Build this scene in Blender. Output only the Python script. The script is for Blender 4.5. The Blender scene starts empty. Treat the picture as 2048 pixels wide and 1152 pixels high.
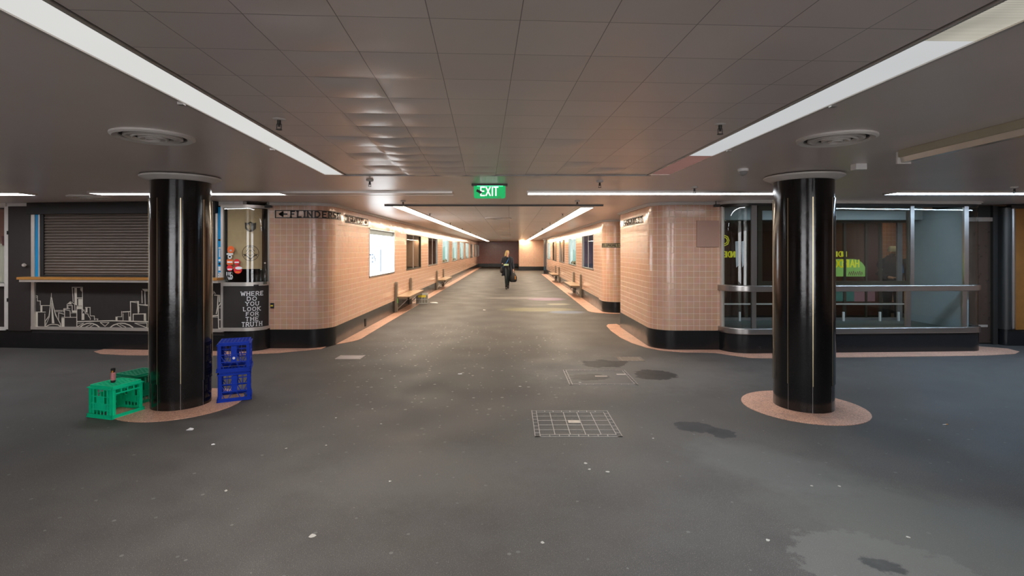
import bpy, bmesh, math, random
from mathutils import Vector, Matrix
random.seed(7)
S = bpy.context.scene
COL = S.collection
PI = math.pi
# ------------------------------------------------------------------ camera, world, exposure
EYE = 1.65
F = 1024.0; VX, VY = 1021.0, 500.0
cam_d = bpy.data.cameras.new('camera'); cam = bpy.data.objects.new('camera', cam_d); COL.objects.link(cam)
cam.location = (0, 0, EYE); cam.rotation_euler = (PI / 2, 0, 0)
cam_d.sensor_width = 36; cam_d.lens = 36 * F / 2048
cam_d.shift_x = (1024 - VX) / 2048; cam_d.shift_y = (VY - 576) / 2048
cam_d.clip_start = .05; cam_d.clip_end = 200
S.camera = cam
w = bpy.data.worlds.new('world'); S.world = w; w.use_nodes = True
w.node_tree.nodes['Background'].inputs[0].default_value = (.98, .97, 1, 1)
w.node_tree.nodes['Background'].inputs[1].default_value = 3.6
S.view_settings.view_transform = 'Standard'; S.view_settings.look = 'None'
S.view_settings.exposure = 0.8; S.view_settings.gamma = 1
S.view_settings.use_curve_mapping = False
HALL_LAMP = 50      # watts of each run of lamps in the hall
CORR_E = 21.0        # corridor diffusers
CROSS_E = 11.0       # cross diffusers
H = 2.43            # ceiling height
# ------------------------------------------------------------------ materials
def lin(c):
    return tuple(((v / 255) / 12.92 if v / 255 <= .04045 else ((v / 255 + .055) / 1.055) ** 2.4) for v in c)
def newmat(name):
    m = bpy.data.materials.new(name); m.use_nodes = True
    return m, m.node_tree, m.node_tree.nodes['Principled BSDF']
def N(nt, t, **k):
    n = nt.nodes.new(t)
    for a, b in k.items():
        if a.startswith('i_'): n.inputs[a[2:].replace('_', ' ')].default_value = b
        else: setattr(n, a, b)
    return n
def mat(name, col, rough=.5, metal=0, spec=.5, var=.12, scale=12, bump=.0, bscale=60, emit=None, estr=0, coat=0, coords='Object', rvar=0):
    m, nt, b = newmat(name); L = nt.links.new
    b.inputs['Roughness'].default_value = rough; b.inputs['Metallic'].default_value = metal
    b.inputs['Specular IOR Level'].default_value = spec
    b.inputs['Coat Weight'].default_value = coat; b.inputs['Coat Roughness'].default_value = .05
    tc = N(nt, 'ShaderNodeTexCoord')
    n = N(nt, 'ShaderNodeTexNoise', i_Scale=scale, i_Detail=5.0, i_Roughness=.6); L(tc.outputs[coords], n.inputs['Vector'])
    mx = N(nt, 'ShaderNodeMix', data_type='RGBA')
    mx.inputs[6].default_value = tuple(c * (1 - var) for c in col) + (1,)
    mx.inputs[7].default_value = tuple(min(1, c * (1 + var)) for c in col) + (1,)
    L(n.outputs['Fac'], mx.inputs[0]); L(mx.outputs[2], b.inputs['Base Color'])
    if rvar:
        mr = N(nt, 'ShaderNodeMapRange'); mr.inputs[3].default_value = max(0, rough - rvar); mr.inputs[4].default_value = rough + rvar
        L(n.outputs['Fac'], mr.inputs[0]); L(mr.outputs[0], b.inputs['Roughness'])
    if bump:
        n2 = N(nt, 'ShaderNodeTexNoise', i_Scale=bscale, i_Detail=3.0); L(tc.outputs[coords], n2.inputs['Vector'])
        bp = N(nt, 'ShaderNodeBump', i_Strength=bump, i_Distance=.01); L(n2.outputs['Fac'], bp.inputs['Height']); L(bp.outputs[0], b.inputs['Normal'])
    if emit:
        b.inputs['Emission Color'].default_value = tuple(emit) + (1,); b.inputs['Emission Strength'].default_value = estr
    return m
def tile_mat(name, c1, c2, grout, rough=.16, size=.1, wob=.2):
    m, nt, b = newmat(name); L = nt.links.new
    uv = N(nt, 'ShaderNodeUVMap')
    sc = N(nt, 'ShaderNodeVectorMath', operation='SCALE'); sc.inputs[3].default_value = 1 / size; L(uv.outputs[0], sc.inputs[0])
    br = N(nt, 'ShaderNodeTexBrick', offset=0.0, offset_frequency=2, squash=1.0)
    br.inputs['Color1'].default_value = c1 + (1,); br.inputs['Color2'].default_value = c2 + (1,); br.inputs['Mortar'].default_value = grout + (1,)
    br.inputs['Scale'].default_value = 1; br.inputs['Mortar Size'].default_value = .028; br.inputs['Mortar Smooth'].default_value = .3
    br.inputs['Bias'].default_value = 0; br.inputs['Brick Width'].default_value = 1; br.inputs['Row Height'].default_value = 1
    L(sc.outputs[0], br.inputs['Vector'])
    n = N(nt, 'ShaderNodeTexNoise', i_Scale=.9, i_Detail=4.0); L(sc.outputs[0], n.inputs['Vector'])
    mx = N(nt, 'ShaderNodeMix', data_type='RGBA', blend_type='MULTIPLY'); mx.inputs[0].default_value = .25
    L(br.outputs['Color'], mx.inputs[6]); L(n.outputs['Color'], mx.inputs[7]); L(mx.outputs[2], b.inputs['Base Color'])
    # each glazed tile leans a touch differently
    wn = N(nt, 'ShaderNodeTexNoise', i_Scale=.55, i_Detail=1.0); L(sc.outputs[0], wn.inputs['Vector'])
    fl = N(nt, 'ShaderNodeVectorMath', operation='FLOOR'); L(sc.outputs[0], fl.inputs[0])
    wh = N(nt, 'ShaderNodeTexWhiteNoise', noise_dimensions='2D'); L(fl.outputs[0], wh.inputs['Vector'])
    sb = N(nt, 'ShaderNodeVectorMath', operation='SUBTRACT'); L(wh.outputs['Color'], sb.inputs[0]); sb.inputs[1].default_value = (.5, .5, .5)
    s2 = N(nt, 'ShaderNodeVectorMath', operation='SCALE'); s2.inputs[3].default_value = .02; L(sb.outputs[0], s2.inputs[0])
    b1 = N(nt, 'ShaderNodeBump', i_Strength=.5, i_Distance=.004); b1.invert = True; L(br.outputs['Fac'], b1.inputs['Height'])
    b2 = N(nt, 'ShaderNodeBump', i_Strength=wob, i_Distance=.02); L(wn.outputs['Fac'], b2.inputs['Height']); L(b1.outputs[0], b2.inputs['Normal'])
    ad = N(nt, 'ShaderNodeVectorMath', operation='ADD'); L(b2.outputs[0], ad.inputs[0]); L(s2.outputs[0], ad.inputs[1])
    nm = N(nt, 'ShaderNodeVectorMath', operation='NORMALIZE'); L(ad.outputs[0], nm.inputs[0]); L(nm.outputs[0], b.inputs['Normal'])
    mr = N(nt, 'ShaderNodeMapRange'); mr.inputs[3].default_value = rough; mr.inputs[4].default_value = .6
    L(br.outputs['Fac'], mr.inputs[0]); L(mr.outputs[0], b.inputs['Roughness'])
    b.inputs['Specular IOR Level'].default_value = .6
    return m
def emis(name, col, s, var=0, scale=3):
    m, nt, b = newmat(name); nt.nodes.remove(b)
    e = N(nt, 'ShaderNodeEmission'); e.inputs[0].default_value = col + (1,); e.inputs[1].default_value = s
    if var:
        tc = N(nt, 'ShaderNodeTexCoord'); n = N(nt, 'ShaderNodeTexNoise', i_Scale=scale); nt.links.new(tc.outputs['Object'], n.inputs['Vector'])
        mr = N(nt, 'ShaderNodeMapRange'); mr.inputs[3].default_value = s * (1 - var); mr.inputs[4].default_value = s * (1 + var)
        nt.links.new(n.outputs['Fac'], mr.inputs[0]); nt.links.new(mr.outputs[0], e.inputs[1])
    nt.links.new(e.outputs[0], nt.nodes['Material Output'].inputs[0]); return m
def glass(name, tint=(.9, .95, .93), refl=1.0, rough=.0):
    m, nt, b = newmat(name); nt.nodes.remove(b); L = nt.links.new
    t = N(nt, 'ShaderNodeBsdfTransparent'); t.inputs[0].default_value = tint + (1,)
    g = N(nt, 'ShaderNodeBsdfGlossy'); g.inputs['Roughness'].default_value = rough
    ge = N(nt, 'ShaderNodeNewGeometry'); dt = N(nt, 'ShaderNodeVectorMath', operation='DOT_PRODUCT'); L(ge.outputs['Normal'], dt.inputs[0]); L(ge.outputs['Incoming'], dt.inputs[1])
    def mth(op, a, b_=None):
        q = N(nt, 'ShaderNodeMath', operation=op)
        for i_, x in enumerate((a, b_)):
            if x is None: continue
            if isinstance(x, (int, float)): q.inputs[i_].default_value = x
            else: L(x, q.inputs[i_])
        return q
    pw = mth('POWER', mth('SUBTRACT', 1.0, mth('ABSOLUTE', dt.outputs['Value']).outputs[0]).outputs[0], 5.0)     # Schlick, the same from both sides
    f = mth('ADD', mth('MULTIPLY', pw.outputs[0], .96).outputs[0], .04)
    mu = mth('MULTIPLY', f.outputs[0], refl); mu.use_clamp = True
    tc = N(nt, 'ShaderNodeTexCoord'); n = N(nt, 'ShaderNodeTexNoise', i_Scale=2.5, i_Detail=1.0); L(tc.outputs['Object'], n.inputs['Vector'])
    bp = N(nt, 'ShaderNodeBump', i_Strength=.04, i_Distance=.02); L(n.outputs['Fac'], bp.inputs['Height']); L(bp.outputs[0], g.inputs['Normal'])
    mx = N(nt, 'ShaderNodeMixShader'); L(mu.outputs[0], mx.inputs[0]); L(t.outputs[0], mx.inputs[1]); L(g.outputs[0], mx.inputs[2])
    L(mx.outputs[0], nt.nodes['Material Output'].inputs[0]); return m

def floor_mat():
    m, nt, b = newmat('asphalt'); L = nt.links.new
    geo = N(nt, 'ShaderNodeNewGeometry')
    P = geo.outputs['Position']
    def noise(s, d=5.0, r=.6):
        n = N(nt, 'ShaderNodeTexNoise', i_Scale=s, i_Detail=d, i_Roughness=r); L(P, n.inputs['Vector']); return n
    def mixc(f, a, c):
        mx = N(nt, 'ShaderNodeMix', data_type='RGBA')
        if isinstance(f, float): mx.inputs[0].default_value = f
        else: L(f, mx.inputs[0])
        for s, v in ((6, a), (7, c)):
            if isinstance(v, tuple): mx.inputs[s].default_value = v + (1,)
            else: L(v, mx.inputs[s])
        return mx.outputs[2]
    def rng(v, a, c, x=0., y=1.):
        r = N(nt, 'ShaderNodeMapRange'); L(v, r.inputs[0])
        for i, q in enumerate((a, c, x, y)): r.inputs[i + 1].default_value = q
        return r.outputs[0]
    c = mixc(rng(noise(.7).outputs[0], .3, .7), (.062, .054, .049), (.085, .075, .067))
    c = mixc(rng(noise(3.2, 6).outputs[0], .35, .75, 0, .65), c, (.135, .125, .113))
    c = mixc(rng(noise(170, 2).outputs[0], .3, .7, 0, .75), c, (.038, .036, .036))
    c = mixc(rng(noise(260, 1).outputs[0], .66, .74, 0, .85), c, (.42, .38, .33))
    # trodden chewing gum spots
    def gum(scale, size, keep, colr, amt, seed):
        mp = N(nt, 'ShaderNodeMapping'); mp.inputs['Location'].default_value = (seed, seed * 2, 0); L(P, mp.inputs[0])
        v = N(nt, 'ShaderNodeTexVoronoi', voronoi_dimensions='2D', i_Scale=scale, i_Randomness=1.0); L(mp.outputs[0], v.inputs['Vector'])
        sp = N(nt, 'ShaderNodeSeparateColor'); L(v.outputs['Color'], sp.inputs[0])
        th = N(nt, 'ShaderNodeMath', operation='MULTIPLY'); L(sp.outputs[1], th.inputs[0]); th.inputs[1].default_value = size
        lt = N(nt, 'ShaderNodeMath', operation='LESS_THAN'); L(v.outputs['Distance'], lt.inputs[0]); L(th.outputs[0], lt.inputs[1])
        k = N(nt, 'ShaderNodeMath', operation='LESS_THAN'); L(sp.outputs[0], k.inputs[0]); k.inputs[1].default_value = keep
        mu = N(nt, 'ShaderNodeMath', operation='MULTIPLY'); L(lt.outputs[0], mu.inputs[0]); L(k.outputs[0], mu.inputs[1])
        m2 = N(nt, 'ShaderNodeMath', operation='MULTIPLY'); L(mu.outputs[0], m2.inputs[0]); m2.inputs[1].default_value = amt
        return mixc(m2.outputs[0], c, colr)
    c = gum(3.0, .035, .35, (.22, .21, .2), .5, 3.1)
    c = gum(5.0, .06, .35, (.2, .195, .19), .4, 8.4)
    mp = N(nt, 'ShaderNodeMapping', vector_type='TEXTURE'); mp.inputs['Location'].default_value = (-.7, 8.5, 0); mp.inputs['Scale'].default_value = (2.2, 4.2, 1); L(P, mp.inputs[0])
    ln = N(nt, 'ShaderNodeVectorMath', operation='LENGTH'); L(mp.outputs[0], ln.inputs[0])
    plain = c; c = gum(7.0, .14, .5, (.36, .35, .33), .6, 1.7)
    c = mixc(rng(ln.outputs['Value'], .6, 1.0), c, plain)
    # worn patches and stains, each with its own outline
    def blob(cx, cy, rx, ry, rot, edge, wob, colr, amt, ns=3.0):
        global_c = c
        mp = N(nt, 'ShaderNodeMapping', vector_type='TEXTURE')
        mp.inputs['Location'].default_value = (cx, cy, 0); mp.inputs['Rotation'].default_value = (0, 0, rot); mp.inputs['Scale'].default_value = (rx, ry, 1)
        L(P, mp.inputs[0])
        ln = N(nt, 'ShaderNodeVectorMath', operation='LENGTH'); L(mp.outputs[0], ln.inputs[0])
        nn = noise(ns * 2.2, 8, .7)
        a = N(nt, 'ShaderNodeMath', operation='MULTIPLY_ADD'); L(nn.outputs[0], a.inputs[0]); a.inputs[1].default_value = wob; L(ln.outputs['Value'], a.inputs[2])
        r = rng(a.outputs[0], 1 + wob * .5 - edge, 1 + wob * .5 + edge, amt, 0.)
        return mixc(r, global_c, colr)
    dk = (.010, .010, .011)
    c = blob(1.7, 6.9, 1.4, .9, 0, .3, 1.2, (.15, .145, .135), .35)
    c = blob(1.36, 7.45, .33, .24, 0, .04, 1.9, dk, .85, 1.6)
    c = blob(1.90, 6.75, .27, .26, 0, .04, 1.9, dk, .9, 1.6)
    c = blob(1.05, 6.65, .26, .17, 0, .05, 1.9, dk, .7, 2)
    c = blob(1.72, 4.78, .20, .14, -.5, .05, 1.4, (.024, .024, .026), .9, 4)
    c = blob(1.90, 4.62, .13, .12, -.3, .05, 1.4, (.024, .024, .026), .85, 5)
    c = blob(1.95, 2.62, .45, .35, -.6, .04, 1.0, (.17, .165, .15), .45, 4)
    c = blob(1.95, 2.68, .10, .06, -.5, .15, 2.0, (.03, .03, .03), .8, 8)
    c = blob(2.6, 3.0, .9, .5, -.5, .3, 1.0, (.13, .13, .115), .5)
    c = blob(2.0, 3.9, .65, .35, -.7, .3, 1.2, (.12, .118, .11), .45)
    c = blob(-.6, 3.8, .8, .45, .2, .35, 1.2, (.135, .125, .115), .35)
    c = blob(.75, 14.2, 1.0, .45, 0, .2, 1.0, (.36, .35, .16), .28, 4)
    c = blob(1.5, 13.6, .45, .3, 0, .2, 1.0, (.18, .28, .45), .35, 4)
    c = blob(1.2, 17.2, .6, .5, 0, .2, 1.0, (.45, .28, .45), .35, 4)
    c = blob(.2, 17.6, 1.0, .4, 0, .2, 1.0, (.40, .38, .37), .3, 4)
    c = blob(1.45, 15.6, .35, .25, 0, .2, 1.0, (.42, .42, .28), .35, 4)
    L(c, b.inputs['Base Color'])
    L(rng(noise(1.6, 4).outputs[0], .3, .7, .55, .75), b.inputs['Roughness'])
    b.inputs['Specular IOR Level'].default_value = .32
    bp = N(nt, 'ShaderNodeBump', i_Strength=.35, i_Distance=.004); L(noise(150, 3).outputs[0], bp.inputs['Height'])
    b2 = N(nt, 'ShaderNodeBump', i_Strength=.12, i_Distance=.02); L(noise(2.0, 3).outputs[0], b2.inputs['Height']); L(bp.outputs[0], b2.inputs['Normal'])
    L(b2.outputs[0], b.inputs['Normal'])
    return m

def ceil_mat(name, col, rot, ox, oy, size, tiles=True):
    m, nt, b = newmat(name); L = nt.links.new
    geo = N(nt, 'ShaderNodeNewGeometry')
    mp = N(nt, 'ShaderNodeMapping', vector_type='TEXTURE'); mp.inputs['Location'].default_value = (ox, oy, 0)
    mp.inputs['Rotation'].default_value = (0, 0, rot); mp.inputs['Scale'].default_value = (size, size, 1); L(geo.outputs['Position'], mp.inputs[0])
    n = N(nt, 'ShaderNodeTexNoise', i_Scale=1.1, i_Detail=5.0); L(geo.outputs['Position'], n.inputs['Vector'])
    mx = N(nt, 'ShaderNodeMix', data_type='RGBA'); mx.inputs[6].default_value = tuple(c * .9 for c in col) + (1,); mx.inputs[7].default_value = tuple(c * 1.08 for c in col) + (1,)
    L(n.outputs[0], mx.inputs[0])
    out = mx.outputs[2]
    nb = N(nt, 'ShaderNodeTexNoise', i_Scale=240, i_Detail=1.0); L(geo.outputs['Position'], nb.inputs['Vector'])
    nb2 = N(nt, 'ShaderNodeTexNoise', i_Scale=2.2, i_Detail=2.0); L(geo.outputs['Position'], nb2.inputs['Vector'])
    b1 = N(nt, 'ShaderNodeBump', i_Strength=.12, i_Distance=.003); L(nb.outputs[0], b1.inputs['Height'])
    b2 = N(nt, 'ShaderNodeBump', i_Strength=.25, i_Distance=.03); L(nb2.outputs[0], b2.inputs['Height']); L(b1.outputs[0], b2.inputs['Normal'])
    last = b2
    if tiles:
        br = N(nt, 'ShaderNodeTexBrick', offset=0.0)
        br.inputs['Color1'].default_value = (.92, .92, .92, 1); br.inputs['Color2'].default_value = (1, 1, 1, 1); br.inputs['Mortar'].default_value = (.35, .33, .32, 1)
        br.inputs['Scale'].default_value = 1; br.inputs['Mortar Size'].default_value = .006; br.inputs['Mortar Smooth'].default_value = .2
        br.inputs['Brick Width'].default_value = 1; br.inputs['Row Height'].default_value = 1; L(mp.outputs[0], br.inputs['Vector'])
        m2 = N(nt, 'ShaderNodeMix', data_type='RGBA', blend_type='MULTIPLY'); m2.inputs[0].default_value = 1
        L(out, m2.inputs[6]); L(br.outputs['Color'], m2.inputs[7]); out = m2.outputs[2]
        b3 = N(nt, 'ShaderNodeBump', i_Strength=.7, i_Distance=.004); b3.invert = True; L(br.outputs['Fac'], b3.inputs['Height']); L(b2.outputs[0], b3.inputs['Normal']); last = b3
    L(out, b.inputs['Base Color']); L(last.outputs[0], b.inputs['Normal'])
    b.inputs['Roughness'].default_value = .31; b.inputs['Specular IOR Level'].default_value = .6
    return m
def terrazzo():
    m, nt, b = newmat('pink_terrazzo'); L = nt.links.new
    geo = N(nt, 'ShaderNodeNewGeometry')
    v = N(nt, 'ShaderNodeTexVoronoi', i_Scale=130.0); L(geo.outputs['Position'], v.inputs['Vector'])
    sp = N(nt, 'ShaderNodeSeparateColor'); L(v.outputs['Color'], sp.inputs[0])
    cr = N(nt, 'ShaderNodeValToRGB'); e = cr.color_ramp; e.elements[0].color = (.27, .15, .11, 1); e.elements[1].color = (.78, .52, .41, 1)
    x = e.elements.new(.25); x.color = (.56, .295, .20, 1); x = e.elements.new(.8); x.color = (.62, .34, .23, 1); L(sp.outputs[0], cr.inputs[0])
    n = N(nt, 'ShaderNodeTexNoise', i_Scale=2.5, i_Detail=7.0, i_Roughness=.7); L(geo.outputs['Position'], n.inputs['Vector'])
    mr = N(nt, 'ShaderNodeMapRange'); mr.inputs[1].default_value = .5; mr.inputs[2].default_value = .75; mr.inputs[4].default_value = .6; L(n.outputs[0], mr.inputs[0])
    mx = N(nt, 'ShaderNodeMix', data_type='RGBA'); L(mr.outputs[0], mx.inputs[0]); L(cr.outputs[0], mx.inputs[6]); mx.inputs[7].default_value = (.16, .12, .10, 1)
    L(mx.outputs[2], b.inputs['Base Color']); b.inputs['Roughness'].default_value = .45
    return m
def marble(name='black_granite', rough=.07, col=(.006, .0055, .0055)):
    m, nt, b = newmat(name); L = nt.links.new
    tc = N(nt, 'ShaderNodeTexCoord')
    n = N(nt, 'ShaderNodeTexNoise', i_Scale=5, i_Detail=8.0, i_Roughness=.7); L(tc.outputs['Object'], n.inputs['Vector'])
    v = N(nt, 'ShaderNodeTexNoise', i_Scale=160, i_Detail=2.0); L(tc.outputs['Object'], v.inputs['Vector'])
    cr = N(nt, 'ShaderNodeMapRange'); cr.inputs[1].default_value = .6; cr.inputs[2].default_value = .8; L(v.outputs[0], cr.inputs[0])
    mx = N(nt, 'ShaderNodeMix', data_type='RGBA'); mx.inputs[6].default_value = col + (1,); mx.inputs[7].default_value = (.03, .028, .026, 1); L(cr.outputs[0], mx.inputs[0])
    L(mx.outputs[2], b.inputs['Base Color'])
    mr = N(nt, 'ShaderNodeMapRange'); mr.inputs[1].default_value = .35; mr.inputs[2].default_value = .8; mr.inputs[3].default_value = rough; mr.inputs[4].default_value = rough + .16; L(n.outputs[0], mr.inputs[0]); L(mr.outputs[0], b.inputs['Roughness'])
    b.inputs['Specular IOR Level'].default_value = .5
    bp = N(nt, 'ShaderNodeBump', i_Strength=.06, i_Distance=.02); L(n.outputs[0], bp.inputs['Height']); L(bp.outputs[0], b.inputs['Normal'])
    return m

M = {}
M['floor'] = floor_mat()
CC = (.76, .67, .63)
M['ceil'] = ceil_mat('painted_ceiling', CC, 0, 0, 0, 1, False)
HR = math.radians(3.0)    # the hall's ceiling grid is turned a little against the passage
M['ceiltile'] = ceil_mat('metal_ceiling_tiles', CC, HR, .065, 1.12, .305)
M['ceiltile2'] = ceil_mat('passage_ceiling_tiles', (.78, .74, .72), 0, -1.86, 9.0, .61)
M['tile'] = tile_mat('salmon_tiles', (.71, .425, .295), (.665, .39, .27), (.86, .70, .56))
M['tile_dark'] = tile_mat('brown_tiles', (.55, .17, .11), (.50, .15, .10), (.60, .27, .19), .2)
M['terrazzo'] = terrazzo()
M['granite'] = marble()
M['plinth'] = marble('black_plinth', .16, (.010, .010, .011))
M['brass'] = mat('brass', (.55, .45, .28), .3, 1)
M['steel'] = mat('brushed_steel', (.46, .44, .42), .3, 1, var=.06)
M['alu'] = mat('aluminium', (.68, .63, .58), .42, .7, var=.06)
M['darkmetal'] = mat('dark_metal', (.05, .048, .045), .4, .6)
M['bronze'] = mat('brown_frame', (.055, .045, .03), .4, .4)
M['white'] = mat('white_paint', (.62, .58, .54), .5)
M['wplastic'] = mat('white_plastic', (.75, .74, .72), .4)
M['black'] = mat('black_paint', (.014, .013, .014), .55, rvar=.15, var=.3)
M['blackpanel'] = mat('black_panel', (.026, .021, .019), .6, var=.3, scale=5)
M['shutter'] = mat('shutter_slats', (.13, .10, .082), .34, .3, spec=.7)
M['cream'] = mat('cream_lines', (.62, .56, .47), .7, var=.08)
M['letter'] = mat('white_letter', (.78, .78, .78), .6, var=.04)
M['wood'] = mat('orange_wood', (.42, .19, .045), .35, var=.25, scale=9, coords='Object')
M['blue_strip'] = mat('blue_strip', (.0, .26, .56), .4)
M['glass'] = glass('shop_glass', (.93, .95, .94), refl=1.0)
M['glass_dark'] = glass('show_glass', (.85, .9, .89), refl=.55)
M['inside'] = mat('dark_interior', (.02, .018, .017), .8)
M['green'] = mat('green_plastic', (.002, .68, .34), .45, spec=.25)
M['green2'] = mat('dark_green_plastic', (.002, .34, .18), .42, spec=.45)
M['bluep'] = mat('blue_plastic', (.0, .032, .40), .45, spec=.2)
M['lamp_hall'] = emis('hall_diffuser', (1, .995, .97), .40, .06, 1.2)
M['lamp_hall_r'] = emis('hall_diffuser_cool', (.97, .99, 1), .33, .06, 1.2)
def prism_lamp():
    m = emis('prismatic_diffuser', (1, .95, .80), .30); nt = m.node_tree; e = [n for n in nt.nodes if n.type == 'EMISSION'][0]
    tc = N(nt, 'ShaderNodeTexCoord'); wv = N(nt, 'ShaderNodeTexWave', i_Scale=28.0, bands_direction='Y'); nt.links.new(tc.outputs['Object'], wv.inputs['Vector'])
    n = N(nt, 'ShaderNodeTexNoise', i_Scale=2.0); nt.links.new(tc.outputs['Object'], n.inputs['Vector'])
    a = N(nt, 'ShaderNodeMapRange'); a.inputs[3].default_value = .16; a.inputs[4].default_value = .28; nt.links.new(wv.outputs['Fac'], a.inputs[0])
    b = N(nt, 'ShaderNodeMapRange'); b.inputs[1].default_value = .35; b.inputs[2].default_value = .65; b.inputs[3].default_value = .75; b.inputs[4].default_value = 1.7; nt.links.new(n.outputs['Fac'], b.inputs[0])
    k = N(nt, 'ShaderNodeMath', operation='MULTIPLY'); nt.links.new(a.outputs[0], k.inputs[0]); nt.links.new(b.outputs[0], k.inputs[1]); nt.links.new(k.outputs[0], e.inputs[1]); return m
M['lamp_prism'] = prism_lamp()
M['lamp_dim'] = emis('failing_diffuser', (1, .52, .45), .12, .15, 3)
M['lamp_corr'] = emis('passage_diffuser', (1, .83, .62), CORR_E)
M['lamp_cross'] = emis('cross_diffuser', (.92, .95, 1), CROSS_E)
M['lamp_cross_blue'] = emis('cool_cross_diffuser', (.55, .76, 1), 20.0)
M['lamp_off'] = mat('unlit_diffuser', (.35, .32, .3), .3)
M['case_glow'] = emis('glowing_case', (.86, 1, .97), 1.2, .2, 2.5)
M['lightbox'] = emis('lightbox_face', (.95, .98, 1), 3.2)
M['exit_green'] = mat('exit_green', (0, .35, .10), .3, emit=(0, .62, .16), estr=.30, var=.02)
M['exit_white'] = emis('exit_white', (.97, 1, .97), .62)
M['exit_glow'] = emis('exit_lamp', (.1, 1, .45), 1.2)
M['skin'] = mat('skin', (.62, .36, .26), .55, var=.05)
M['blond'] = mat('blond_hair', (.62, .46, .18), .45, var=.3, scale=60)
M['navy'] = mat('navy_coat', (.010, .014, .028), .75)
M['blackcloth'] = mat('black_cloth', (.007, .007, .009), .8)
M['leather'] = mat('black_leggings', (.014, .022, .026), .32)
M['bagblack'] = mat('black_bag', (.008, .008, .009), .6)
M['orange'] = mat('orange_print', (.9, .33, .02), .6)
M['red'] = mat('red_print', (.70, .02, .03), .5)
M['orangered'] = mat('orange_red_print', (.80, .13, .02), .5)
M['pink'] = mat('pink_print', (.62, .22, .24), .5, var=.6, scale=60)
M['yellow'] = mat('yellow_glow_print', (.75, .72, .03), .5, emit=(.6, .6, .02), estr=.10)  # letters given a faint glow of their own
M['limeglass'] = mat('lime_sticker', (.26, .45, .10), .5, var=.3)
M['benchwood'] = mat('bench_wood', (.36, .24, .14), .45, var=.25, scale=14)
M['benchpost'] = mat('bench_post', (.16, .13, .10), .5, var=.3, scale=14)
M['greyplastic'] = mat('grey_plastic', (.42, .42, .40), .5)
M['yellabel'] = mat('yellow_label', (.75, .60, .05), .5)
M['greenlabel'] = mat('green_label', (.20, .55, .12), .5)
M['hessian'] = mat('hessian', (.60, .42, .24), .9, var=.25, scale=7, bump=.5, bscale=180)
M['ink'] = mat('faded_ink', (.05, .035, .025), .9, var=.3)
M['greywall'] = mat('grey_wall', (.30, .36, .38), .6, var=.12, scale=3)
M['redwood'] = mat('varnished_panel', (.25, .10, .02), .3, var=.45, scale=5)
M['curtain'] = mat('blue_gate', (.03, .085, .13), .35, .5)
M['paper'] = mat('white_paper', (.8, .8, .82), .7, var=.03)
M['cup'] = mat('paper_cups', (.70, .66, .56), .7, var=.06)
M['maroon'] = mat('maroon', (.12, .02, .03), .6)
M['rock'] = mat('rock', (.30, .24, .15), .85, var=.4, scale=20, bump=.5, bscale=25)
M['teal'] = mat('teal_shard', (.45, .75, .72), .3)
M['brownback'] = mat('brown_backing', (.15, .10, .07), .7)
M['maroonback'] = mat('maroon_backing', (.10, .045, .045), .6)
M['violetback'] = mat('violet_backing', (.22, .20, .34), .6)
M['deck'] = mat('shop_deck', (.10, .115, .105), .5, var=.3)
M['iron'] = mat('iron_frame', (.23, .21, .20), .45, .5, var=.25)
M['signiron'] = mat('sign_iron', (.018, .012, .010), .5)
M['signgilt'] = mat('sign_gilt', (.42, .37, .22), .45)
M['wallpanel'] = mat('painted_panel', (.40, .235, .18), .65, var=.05)
M['greenbox'] = mat('green_poster', (.10, .25, .20), .6)
M['pinkbox'] = mat('pink_poster', (.55, .20, .22), .6)
M['denim'] = mat('dark_trousers', (.012, .015, .02), .8)
M['beanie'] = mat('grey_beanie', (.16, .16, .12), .9)
M['bluebag'] = mat('blue_strap', (.02, .20, .62), .6)
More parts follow.
